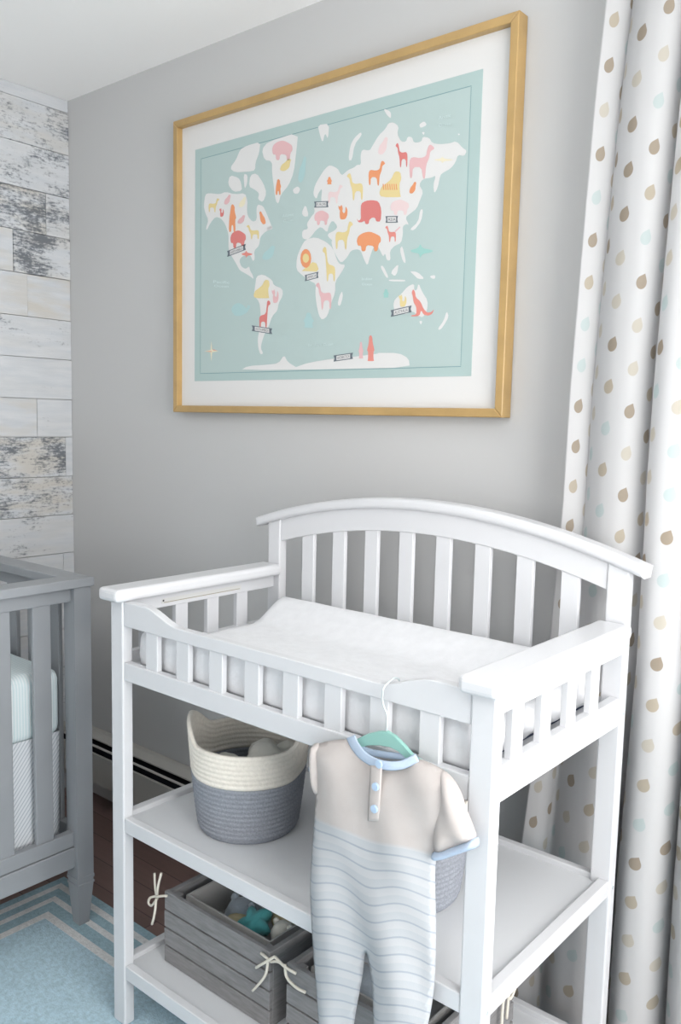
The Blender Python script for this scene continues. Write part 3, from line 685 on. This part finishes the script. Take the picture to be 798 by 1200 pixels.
def ell(cx, cy, rx, ry, n_=14, rot=0.0):
    o = []
    for i in range(n_):
        a = 2*math.pi*i/n_; x, y = rx*math.cos(a), ry*math.sin(a)
        o.append((cx+x*math.cos(rot)-y*math.sin(rot), cy+x*math.sin(rot)+y*math.cos(rot)))
    return o
TEMPL = {
 'bulky': [(0, .45), (.08, .2), (.3, .05), (.55, .0), (.8, .12), (.98, .25), (1, .5), (.9, .62), (.86, .98), (.72, 1), (.7, .72), (.4, .68), (.36, 1), (.2, .98), (.18, .7), (.05, .72)],
 'deer':  [(0, .12), (.1, .02), (.22, .0), (.3, .16), (.34, .34), (.55, .4), (.9, .36), (1, .5), (.97, .98), (.88, .98), (.86, .66), (.52, .66), (.46, 1), (.38, 1), (.34, .6), (.22, .4), (.18, .2)],
 'tall':  [(.05, .08), (.18, .0), (.32, .03), (.36, .2), (.44, .5), (.9, .56), (1, .66), (.97, 1), (.86, 1), (.84, .78), (.5, .78), (.46, 1), (.36, 1), (.32, .6), (.24, .2), (.06, .15)],
 'upright': [(.35, .05), (.55, .0), (.8, .1), (.78, .25), (1, .5), (.85, .55), (.9, .98), (.65, 1), (.6, .75), (.4, .75), (.35, 1), (.05, .98), (.12, .5), (.25, .25)],
 'bird':  [(0, .9), (.15, .5), (.45, .3), (.7, .0), (.95, .08), (.85, .35), (.8, .7), (.5, .95), (.25, 1)],
 'sit':   [(.55, .3), (.7, .0), (.95, .02), (1, .3), (.9, .5), (.95, .95), (1, 1), (.1, 1), (0, .85), (.1, .6), (.3, .48)],
 'fox':   [(0, .05), (.18, .18), (.36, .0), (.5, .3), (.42, .45), (.6, .6), (.75, .5), (.8, .1), (1, .35), (.98, .7), (.8, .95), (.5, 1), (.2, .97), (.15, .6), (.2, .42), (.05, .3)],
 'kang':  [(.05, .12), (.12, .0), (.2, .12), (.22, .3), (.42, .45), (.55, .72), (.7, .86), (.88, .84), (1, .72), (.92, .9), (.74, .97), (.55, .93), (.45, .76), (.38, .98), (.02, 1), (.04, .95), (.25, .93), (.25, .65), (.14, .5), (.1, .26)],
 'fish':  [(0, .45), (.35, .3), (.45, .0), (.52, .3), (.9, .42), (1, .5), (.85, .62), (.55, .68), (.42, 1), (.4, .68), (.1, .6)],
 'whale': [(0, .6), (.1, .25), (.35, .05), (.6, .2), (.78, .5), (.85, .2), (1, .3), (.9, .55), (.8, .75), (.55, .95), (.2, 1)],
 'penguin': [(.3, .05), (.5, 0), (.7, .08), (.75, .3), (1, .6), (.85, .62), (.85, .92), (.95, 1), (.05, 1), (.15, .92), (.15, .62), (0, .6), (.25, .3)],
 'star4': [(.5, 0), (.56, .42), (1, .5), (.56, .56), (.5, 1), (.44, .56), (0, .5), (.44, .44)],
}
def fig(name, k, bb, tpl, col, flip=False, Y=None):
    x0, y0, x1, y1 = bb
    pts = [(x0+(x1-x0)*((1-a) if flip else a), y0+(y1-y0)*b2) for a, b2 in TEMPL[tpl]]
    return flat('printed_'+name, [q(k, pts)], Y if Y else Y2, 'print_'+col, fr, tpl != 'star4')
figs = [('polar_bear', 'A', (590, 230, 750, 385), 'bulky', 'pink'), ('seal', 'A', (650, 370, 745, 470), 'bird', 'yellow'), ('fox', 'A', (615, 530, 662, 655), 'upright', 'orange'),
 ('wolf', 'A', (95, 680, 182, 790), 'deer', 'yellow', True), ('bird', 'A', (215, 650, 272, 730), 'bird', 'pink'), ('bird', 'A', (180, 755, 215, 825), 'fox', 'red'), ('bear', 'A', (250, 725, 312, 945), 'upright', 'orange'),
 ('goose', 'A', (330, 668, 392, 752), 'bird', 'cream'), ('bird', 'A', (320, 810, 385, 880), 'bird', 'pink'), ('bird', 'A', (488, 780, 542, 885), 'bird', 'orange', True), ('bison', 'A', (265, 930, 387, 1070), 'bulky', 'red'),
 ('deer', 'A', (388, 888, 490, 1000), 'deer', 'yellow'), ('alligator', 'D', (350, 88, 440, 150), 'fish', 'coral'), ('jaguar', 'D', (445, 318, 572, 462), 'sit', 'yellow'), ('parrot', 'D', (588, 388, 642, 500), 'fox', 'pink'),
 ('llama', 'D', (490, 478, 582, 692), 'tall', 'red', True), ('giraffe', 'E', (248, 60, 352, 330), 'tall', 'yellow'), ('zebra', 'E', (198, 340, 322, 550), 'deer', 'pink'),
 ('camel', 'B', (352, 860, 492, 1080), 'deer', 'yellow', True), ('rhino', 'B', (518, 940, 708, 1095), 'bulky', 'orange'), ('monkey', 'C', (75, 895, 160, 1022), 'deer', 'coral'), ('panda', 'C', (115, 690, 262, 812), 'bulky', 'pale'),
 ('tiger', 'C', (28, 470, 202, 672), 'sit', 'yellow'), ('crane', 'C', (262, 550, 322, 645), 'bird', 'orange'), ('horse', 'C', (155, 250, 250, 440), 'deer', 'red'), ('moose', 'C', (262, 262, 462, 528), 'deer', 'pink', True),
 ('lynx', 'C', (455, 355, 605, 408), 'fish', 'cream'), ('seal', 'C', (18, 200, 102, 342), 'bird', 'pale'), ('goat', 'B', (610, 388, 742, 582), 'deer', 'orange', True), ('horse', 'B', (440, 485, 568, 697), 'deer', 'yellow'),
 ('owl', 'B', (285, 513, 327, 572), 'penguin', 'orange'), ('reindeer', 'B', (295, 575, 412, 722), 'deer', 'pale', True), ('boar', 'B', (188, 775, 302, 890), 'bulky', 'pink'), ('fox', 'B', (375, 728, 447, 847), 'fox', 'orange'),
 ('shark', 'G', (268, 36, 452, 152), 'fish', 'teal'), ('turtle', 'G', (58, 390, 107, 457), 'penguin', 'teal'), ('kangaroo', 'G', (272, 390, 458, 605), 'kang', 'coral'), ('koala', 'G', (180, 430, 242, 530), 'fox', 'yellow'),
 ('whale', 'D', (270, 490, 425, 602), 'whale', 'fteal'), ('octopus', 'E', (100, 572, 188, 692), 'penguin', 'fteal'), ('narwhal', 'B', (60, 350, 130, 560), 'bird', 'fteal'), ('dolphin', 'D', (510, 50, 622, 165), 'bird', 'fteal'),
 ('penguin', 'E', (532, 800, 572, 932), 'penguin', 'pink'), ('penguin', 'E', (598, 748, 658, 952), 'penguin', 'coral')]
for f_ in figs: fig(*f_)
flat('printed_elephant', [q('B', [(518, 835), (532, 858), (552, 842), (550, 790), (552, 722), (590, 700), (640, 694), (690, 705), (712, 770), (706, 862), (670, 862), (664, 835), (640, 830), (616, 850), (612, 882), (586, 882), (580, 855), (560, 868), (530, 868)])], Y2, 'print_red', fr, True)
flat('printed_lion_body', [q('E', [(90, 250), (130, 215), (175, 180), (205, 190), (222, 235), (205, 255)])], Y2, 'print_yellow', fr)
mane_ = flat('printed_lion_mane', [q('E', ell(122, 152, 42, 74))], Y3, 'print_orange', fr)
flat('printed_lion_face', [q('E', ell(122, 150, 25, 36))], Y4, 'print_yellow', mane_)
flat('printed_tiger_stripes', [q('C', [(x, 570), (x+7, 568), (x+12, 615), (x+5, 615)]) for x in range(56, 165, 17)], Y3, 'print_orange', fr)
flat('printed_compass', [q('D', [(62+110*a, 795+160*b2) for a, b2 in TEMPL['star4']])], Y2, 'print_cream', fr)
flat('printed_compass_points', [q('D', [(125, 795), (132, 860), (170, 872), (132, 868)]), q('D', [(118, 955), (118, 880), (70, 875), (118, 874)])], Y3, 'print_coral', fr)
flat('printed_monkey_tail', [q('C', ell(168, 922, 26, 26)) + q('C', [(150, 922)] + [(168+16*math.cos(-a*0.4+math.pi), 922+16*math.sin(-a*0.4+math.pi)) for a in range(0, 14)])][:0] + [q('C', [(150, 935), (190, 900), (194, 908), (156, 945)])], Y2, 'print_pink', fr)

def text_mesh(body):
    cu = bpy.data.curves.new('t', 'FONT'); cu.body = body; cu.align_x = 'LEFT'; cu.resolution_u = 2
    o = bpy.data.objects.new('t', cu); COL.objects.link(o)
    dg = bpy.context.evaluated_depsgraph_get(); me = o.evaluated_get(dg).to_mesh()
    V = [(v.co.x, v.co.y) for v in me.vertices]; F = [list(p.vertices) for p in me.polygons]
    o.evaluated_get(dg).to_mesh_clear(); bpy.data.objects.remove(o); bpy.data.curves.remove(cu)
    return V, F
def text_px(name, body, L, R, h, Y, material, parent=None):
    V, F = text_mesh(body); xs = [v[0] for v in V]; ys = [v[1] for v in V]
    x0, x1, y0, y1 = min(xs), max(xs), min(ys), max(ys)
    P = []
    for x, y in V:
        a = (x-x0)/(x1-x0); b2 = (y-y0)/(y1-y0)-0.5
        P.append(tuple(onY(L[0]+(R[0]-L[0])*a, L[1]+(R[1]-L[1])*a-b2*h, Y)))
    return obj(name, P, F, material, parent or fr)
for body, k, L, R, h in (('NORTH AMERICA', 'A', (240, 1115), (387, 1058), 46), ('SOUTH AMERICA', 'D', (432, 695), (592, 720), 44), ('EUROPE', 'B', (187, 730), (299, 726), 48), ('ASIA', 'C', (78, 846), (175, 844), 52), ('AFRICA', 'E', (114, 306), (221, 279), 48), ('AUSTRALIA', 'G', (118, 582), (282, 544), 52), ('ANTARCTICA', 'E', (338, 932), (490, 910), 48)):
    L, R = q(k, [L, R]); h /= SC
    def at(a, b2): return (L[0]+(R[0]-L[0])*a, L[1]+(R[1]-L[1])*a+b2*h)
    rib_ = flat('banner_ribbon', [[at(0, -.5), at(1, -.5), at(.95, 0), at(1, .5), at(0, .5), at(.05, 0)]], Y2, 'print_slate', fr)
    flat('banner_panel', [[at(.15, -.36), at(.85, -.36), at(.85, .36), at(.15, .36)]], Y3, 'print_land', rib_)
    text_px('banner_lettering', body, at(.19, 0), at(.81, 0), h*0.46, Y4, 'print_dark', rib_)
for body, L, R, h in (('Pacific', (250, 330), (269, 331), 3.2), ('Ocean', (251, 335), (268, 335.5), 2.8), ('Atlantic', (331, 253), (344, 251), 3.2), ('Ocean', (332, 259), (343, 257.5), 2.8), ('Indian', (424, 327), (436, 326.5), 3), ('Ocean', (424, 333), (436, 333), 2.8), ('Arctic', (514, 138), (528, 135), 3.4), ('Ocean', (514, 147), (528, 145), 3), ('Southern Ocean', (361, 405), (390, 403), 3)):
    text_px('ocean_lettering', body, L, R, h, Y2, 'print_fwhite')

# ---------------------------------------------------------------- crib
CXN, CYE = 0.794, -0.450            # near face x, far end y
CXF, CYS = 0.035, -1.83
PW = 0.046
crib = empty('baby_crib', ((CXN+CXF)/2, (CYE+CYS)/2, RUGZ), 'grey painted slatted baby crib beside the plank wall', 'crib')
CG = 'crib_grey'
for x0 in (CXF, CXN-PW):
    for y0 in (CYS, CYE-PW):
        bottom = RUGZ if x0 > 0.5 else 0.0
        V, F = [], []
        for z, s in ((bottom, 0.62), (bottom+0.055, 0.80), (0.120, 0.98), (0.1205, 1.05), (0.126, 1.05), (0.1265, 0.98), (0.134, 0.98), (0.1345, 1.06), (0.143, 1.06), (0.1435, 1.0), (0.891, 1.0)):
            h_ = PW/2*s
            for dx, dy in ((-1, -1), (1, -1), (1, 1), (-1, 1)): V.append((x0+PW/2+dx*h_, y0+PW/2+dy*h_, z))
        nl = len(V)//4
        for r in range(nl-1):
            for s in range(4): F.append((r*4+s, r*4+(s+1) % 4, (r+1)*4+(s+1) % 4, (r+1)*4+s))
        F.append((3, 2, 1, 0)); F.append([(nl-1)*4+i for i in range(4)])
        obj('post', V, F, CG, crib)
def side(axis, face_out, a0, a1, sgn):
    # rails and slats of one side; face_out is the outer face coordinate of the rail
    def bx(nm, p0, p1, d0, d1, z0, z1, bev=0.0015):
        lo, hi = sorted((face_out-sgn*d0, face_out-sgn*d1))
        if axis == 'x': box(nm, lo, hi, p0, p1, z0, z1, CG, crib, bev, 1)
        else: box(nm, p0, p1, lo, hi, z0, z1, CG, crib, bev, 1)
    bx('apron_rail', a0, a1, 0.0, 0.020, 0.856, 0.891)
    bx('lower_rail', a0, a1, 0.0, 0.020, 0.228, 0.266); bx('lower_rail', a0, a1, -0.004, 0.020, 0.173, 0.2265)
    n_ = int(round((a1-a0-0.053)/0.0995)); pit = (a1-a0-0.053)/n_
    for i in range(n_):
        s1 = a1-0.053-pit*i; bx('slat', s1-0.046, s1, 0.004, 0.016, 0.265, 0.857)
side('x', CXN-0.014, CYS+PW, CYE-PW, 1)
side('x', CXF+0.014, CYS+PW, CYE-PW, -1)
side('y', CYE-0.014, CXF+PW, CXN-PW, 1)
side('y', CYS+0.014, CXF+PW, CXN-PW, -1)
ov = 0.006; cw = 0.062; z0, z1 = 0.8915, 0.914
prism('cap_rail', [(CXN+ov, CYS-ov), (CXN+ov, CYE+ov), (CXN+ov-cw, CYE+ov-cw), (CXN+ov-cw, CYS-ov+cw)], 'z', z0, z1, CG, crib, 0.002, 2)
prism('cap_rail', [(CXF-ov, CYS-ov), (CXF-ov, CYE+ov), (CXF-ov+cw, CYE+ov-cw), (CXF-ov+cw, CYS-ov+cw)], 'z', z0, z1, CG, crib, 0.002, 2)
prism('cap_rail', [(CXF-ov, CYE+ov+0.0003), (CXN+ov, CYE+ov+0.0003), (CXN+ov-cw, CYE+ov-cw+0.0003), (CXF-ov+cw, CYE+ov-cw+0.0003)], 'z', z0, z1, CG, crib, 0.002, 2)
prism('cap_rail', [(CXF-ov, CYS-ov-0.0003), (CXN+ov, CYS-ov-0.0003), (CXN+ov-cw, CYS-ov+cw-0.0003), (CXF-ov+cw, CYS-ov+cw-0.0003)], 'z', z0, z1, CG, crib, 0.002, 2)
box('mattress_support', CXF+0.04, CXN-0.11, CYS+0.04, CYE-0.10, 0.495, 0.512, CG, crib)
mt_ = box('crib_mattress', CXF+0.045, CXN-0.050, CYS+0.05, CYE-0.052, 0.5125, 0.684, 'sheet_stripe', None, 0.028, 4)
tag(mt_, 'crib mattress in a pale aqua striped fitted sheet', 'mattress')
for p in mt_.data.polygons: p.use_smooth = True
# gathered skirt hanging below the mattress
V, F = [], []; path = []
xs0, xs1, ys0, ys1 = CXF+0.050, CXN-0.052, CYS+0.06, CYE-0.060
for i in range(61): path.append((xs1, ys0+(ys1-ys0)*i/60, 'x'))
for i in range(1, 31): path.append((xs1-(xs1-xs0)*i/30, ys1, 'y'))
for k, (x, y, a) in enumerate(path):
    for j in range(9):
        t = j/8; w = 0.006*math.sin(k*0.9)*t+0.004*math.sin(k*0.37+1)*t
        V.append((x+(w if a == 'x' else 0), y+(w if a == 'y' else 0), 0.524-0.29*t))
for k in range(len(path)-1):
    for j in range(8): F.append((k*9+j, (k+1)*9+j, (k+1)*9+j+1, k*9+j+1))
sk = obj('crib_skirt', V, F, 'skirt_stripe', None, True); tag(sk, 'white crib skirt with grey slanted stripes under the mattress', 'crib skirt')

# ---------------------------------------------------------------- curtain
def interp(tbl, z):
    for (za, a), (zb, b2) in zip(tbl, tbl[1:]):
        if zb <= z <= za: return b2+(a-b2)*(z-zb)/(za-zb)
    return tbl[0][1] if z > tbl[0][0] else tbl[-1][1]
EDGE = [(2.30, 1.915), (2.07, 1.897), (1.9, 1.886), (1.62, 1.876), (1.39, 1.868), (1.16, 1.866), (0.87, 1.853), (0.45, 1.815), (0.02, 1.790)]
EDGE2 = [(2.30, 2.50), (1.2, 2.46), (0.02, 2.56)]
nu, nz = 260, 60; V, F, UV = [], [], []
zt, zb = 2.235, 0.02
TOTAL = 1.15
for j in range(nz+1):
    z = zt+(zb-zt)*j/nz; h = (zt-z)/(zt-zb)
    xa, xb = interp(EDGE, z), interp(EDGE2, z)
    for i in range(nu+1):
        u = i/nu
        ph = 2*math.pi*(6.2*u+0.10*math.sin(9*u+2.2)) + 0.5*math.sin(3.0*h+u*4)
        amp = (0.021+0.012*h-0.004*math.sin(u*11+1))*(1+0.25*min(1, max(0, (u-0.1)/0.15)))
        fade = 1.0
        c = 1-2*(1-(1+math.cos(ph))/2)**1.35
        yy = -0.080-amp*(c*0.94+0.06*math.cos(2*ph+0.6))*fade
        xx = xa+(xb-xa)*u+0.016*math.sin(ph*1.0+0.2)*min(1, u*14)
        # flatter, opened-out first panel low down beside the table
        if u < 0.16: k = (1-u/0.16)*min(1, h*1.2); yy = yy*(1-k)+(-0.105)*k
        V.append((xx, max(yy, -0.136), z)); UV.append((u*TOTAL, z))
for j in range(nz):
    for i in range(nu): a = j*(nu+1)+i; F.append((a, a+1, a+nu+2, a+nu+1))
cur = obj('window_curtain', V, F, 'curtain_cloth', None, True, UV)
tag(cur, 'long white curtain printed with taupe, beige and pale blue drops', 'curtain')
sm = cur.modifiers.new('thickness', 'SOLIDIFY'); sm.thickness = 0.0012; sm.offset = 0
rod = empty('curtain_rod', (2.6, -0.092, 2.24), 'metal curtain rod above the window', 'curtain rod')
rod_ = tube('rod', [(1.86, -0.092, 2.262), (3.24, -0.092, 2.262)], 0.010, 'rod_metal', rod, 12)
for x in (1.86, 3.24): blob('finial', (x, -0.092, 2.262), 0.020, 'rod_metal', rod_, 2, 0)
for x in (1.90, 3.20): box('bracket', x-0.006, x+0.006, -0.092, -0.0005, 2.256, 2.268, 'rod_metal', rod)

# ---------------------------------------------------------------- romper on its hanger
Y0 = yF-0.013
hg = empty('clothes_hanger', tuple(onY(452, 860, Y0)), 'small teal velvet hanger hooked over the front rail', 'hanger')
arcp = [(372, 879), (400, 870), (418, 866), (432, 859.5), (444, 856.5), (455, 856.5), (464, 862), (475, 873), (486, 886), (512, 900), (530, 915), (528, 920), (505, 909), (484, 894), (476, 887), (468, 880), (458, 875), (446, 873), (434, 873), (420, 876), (398, 879), (374, 886)]
V3 = [onY(x, y, Y0) for x, y in arcp]
prism('hanger_body', [(p.x, p.z) for p in V3], 'y', Y0-0.004, Y0+0.003, 'hanger_velvet', hg, 0.001, 1)
hp = [onY(453, 858, Y0), onY(453.5, 846, Y0), onY(453, 836, Y0), onY(449, 826, Y0), onY(448, 816, Y0), onY(449.5, 806, Y0)]
zt_ = scal(hp[-1].x)
hk = [tuple(p) for p in hp]+[(hp[-1].x, yF+0.001, zt_+0.004), (hp[-1].x+0.001, yF+0.012, zt_+0.007), (hp[-1].x+0.001, yF+0.0245, zt_+0.002), (hp[-1].x+0.001, yF+0.0255, zt_-0.012)]
tube('hook', hk, 0.0016, 'chrome', hg, 8, 4)

ro = empty('baby_romper', tuple(onY(440, 1195, Y0)), 'short sleeved baby romper with peach yoke and striped legs on hanger', 'romper')
# v coordinate: < 0 yoke, > 0 stripe count below the yoke
def stripe_v(t, x, y):
    yline = 958+ (x-368)*0.30 + 5.5*math.sin((x-368)/12.5+2.2)*max(0.25, min(1, (y-930)/110)) 
    return (y-yline)/19.5
def seg_dist(p, a, b):
    d = b-a; t = max(0.0, min(1.0, (p-a).dot(d)/max(1e-9, d.length_squared))); return (p-(a+d*t)).length
def inside(p, poly):
    c = False; k = len(poly)
    for i in range(k):
        a, b = poly[i], poly[(i+1) % k]
        if (a.y > p.y) != (b.y > p.y) and p.x < (b.x-a.x)*(p.y-a.y)/(b.y-a.y)+a.x: c = not c
    return c
def smooth_poly(pts, it=1):
    for _ in range(it):
        o = []
        for i in range(len(pts)):
            a, b = pts[i], pts[(i+1) % len(pts)]
            o += [(a[0]*0.75+b[0]*0.25, a[1]*0.75+b[1]*0.25), (a[0]*0.25+b[0]*0.75, a[1]*0.25+b[1]*0.75)]
        pts = o
    return pts
def puffed(name, outline, material, depth, soft, step, y_base, folds=None, uvf=None, it=2, back=0.004, parent=None):
    # a soft cloth shell: outline traced on the garment plane, filled out towards the room by its distance from the edge
    poly = [Vector(p) for p in smooth_poly(outline, it)]
    k = len(poly); xs = [p.x for p in poly]; ys = [p.y for p in poly]
    pts = list(poly); row = 0; y = min(ys)
    while y < max(ys):
        x = min(xs)+(step/2 if row % 2 else 0)
        while x < max(xs):
            p = Vector((x, y))
            if inside(p, poly) and min(seg_dist(p, poly[i], poly[(i+1) % k]) for i in range(k)) > step*0.45: pts.append(p)
            x += step
        y += step*0.87; row += 1
    ov, oe, of, _, _, _ = delaunay_2d_cdt(pts, [], [list(range(k))], 1, 1e-5)
    V, F, UVS = [], [], []; n_ = len(ov)
    for sd in (0, 1):
        for p in ov:
            d = min(seg_dist(Vector(p), poly[i], poly[(i+1) % k]) for i in range(k))
            b_ = 1-math.exp(-d/soft)
            dy = -(depth*b_+(folds(p.x, p.y)*min(1, d/12) if folds else 0)) if sd == 0 else back*b_
            c3 = onY(p.x, p.y, y_base); V.append((c3.x, y_base+dy, c3.z)); UVS.append(uvf(p.x, p.y) if uvf else (0, -1))
    for f in of: F.append(list(f)); F.append([n_+q_ for q_ in reversed(f)])
    # welding the rim: duplicate rim points coincide, merge them
    me_map = {}
    key = lambda v: (round(v[0], 6), round(v[1], 6), round(v[2], 6))
    V2, U2, idx_ = [], [], []
    for v, u_ in zip(V, UVS):
        kk = key(v)
        if kk not in me_map: me_map[kk] = len(V2); V2.append(v); U2.append(u_)
        idx_.append(me_map[kk])
    F = [[idx_[q_] for q_ in f] for f in F]
    return obj(name, V2, F, material, parent or ro, True, U2)
YG = Y0-0.006
body_fold = lambda x, y: 0.0045*max(0, min(1, (y-930)/120))*math.sin((x-372)/12.5+0.8)+0.002*math.sin((x-y*0.35)/9.0)
puffed('body', [(410, 865), (415, 877), (425, 889), (440, 896.5), (456, 899), (472, 897), (487, 888), (498, 891), (513, 898), (526, 906), (531, 914), (531, 930), (524, 960), (515, 990), (510, 1010), (510, 1042), (511, 1072), (511, 1100), (510.5, 1130), (508.5, 1160), (505, 1185), (500, 1207), (494, 1238), (480, 1247), (455, 1244), (440, 1234), (437.5, 1200), (437, 1175), (435.5, 1150), (432.5, 1130), (429.5, 1117), (427.5, 1117), (425.5, 1140), (421, 1165), (416, 1190), (412, 1228), (396, 1240), (378, 1232), (373, 1195), (371, 1165), (368, 1130), (366, 1100), (364, 1065), (363, 1035), (365, 1005), (367, 975), (369, 950), (370, 925), (368, 900), (366, 882), (368, 873), (385, 868)],
       'romper_cloth', 0.019, 14.0, 5.5, YG, body_fold, lambda x, y: (x, stripe_v(0, x, y)))
puffed('foot', [(372, 1194), (396, 1199), (399, 1220), (394, 1240), (379, 1238), (371, 1218)], 'romper_blue', 0.023, 7.0, 5, YG)
slv1 = puffed('sleeve', [(366, 871), (376, 870), (379, 885), (378, 905), (377, 926), (373, 933), (367, 924), (364.5, 905), (364, 885)], 'romper_cloth', 0.021, 4.5, 3.5, YG, None, lambda x, y: (x, -1))
slv2 = puffed('sleeve', [(513, 898), (529, 908), (541, 928), (547, 948), (554, 965), (561, 985), (536, 996), (511, 1005), (507, 988), (509, 960), (516, 925)], 'romper_cloth', 0.022, 11.0, 5, YG, lambda x, y: 0.003*math.sin((x-y*0.4)/6.0), lambda x, y: (x, -1))
puffed('sleeve_cuff', [(507, 996), (530, 990), (560, 979), (562, 986), (561, 993), (540, 1000), (512, 1010), (508, 1004)], 'romper_blue', 0.025, 4.5, 3.5, YG, None, None, 1, 0.004, slv2)
puffed('sleeve_cuff', [(363.5, 893), (368, 893), (368.5, 907), (364, 907)], 'romper_blue', 0.014, 2.0, 2.5, YG, None, None, 1, 0.004, slv1)
# collar band
def band(name, pts, w, material, y_off, steps=6):
    P = [Vector((p[0], p[1], 0)) for p in pts]; qn = []
    for i in range(len(P)-1):
        p0, p1, p2, p3 = P[max(i-1, 0)], P[i], P[i+1], P[min(i+2, len(P)-1)]
        for s in range(steps):
            t = s/steps; qn.append(0.5*((2*p1)+(-p0+p2)*t+(2*p0-5*p1+4*p2-p3)*t*t+(-p0+3*p1-3*p2+p3)*t**3))
    qn.append(P[-1]); V, F = [], []; m_ = 8
    for i, p in enumerate(qn):
        d = (qn[min(i+1, len(qn)-1)]-qn[max(i-1, 0)]).normalized(); nrm = Vector((-d.y, d.x, 0))
        f_ = math.sin(math.pi*i/(len(qn)-1))
        for k in range(m_):
            a = 2*math.pi*k/m_; e = p+nrm*(w/2*math.cos(a)); yy = Y0+y_off[0]+(y_off[1]-y_off[0])*f_
            c3 = onY(e.x, e.y, yy); V.append((c3.x, yy-0.0018*math.sin(a), c3.z))
    for i in range(len(qn)-1):
        for k in range(m_): F.append((i*m_+k, i*m_+(k+1) % m_, (i+1)*m_+(k+1) % m_, (i+1)*m_+k))
    F.append(list(range(m_))); F.append([(len(qn)-1)*m_+k for k in range(m_)])
    return obj(name, V, F, material, ro, True)
band('collar', [(411, 863), (416, 874), (426, 886), (440, 894), (456, 897.5), (472, 896), (489, 888)], 11, 'romper_blue', (-0.008, -0.0255))
band('collar_back', [(417, 872), (430, 880), (448, 884), (466, 886), (482, 888)], 8, 'romper_blue', (-0.003, 0.002))
plk = band('button_placket', [(441, 897), (440, 920), (438.5, 945), (438, 962)], 14, 'romper_cloth', (-0.0258, -0.0268), 3)
uvl = plk.data
l_ = uvl.uv_layers.new(name='UVMap')
for lp in uvl.loops: l_.data[lp.index].uv = (0, -1)
for (bx_, by_) in ((444, 895.5), (440, 922), (438.5, 948)):
    c3 = onY(bx_, by_, Y0-0.0297)
    prism('button', [(c3.x+0.0062*math.cos(2*math.pi*i/16), c3.z+0.0062*math.sin(2*math.pi*i/16)) for i in range(16)], 'y', c3.y-0.0022, c3.y+0.002, 'romper_button', plk, 0.0006, 1)
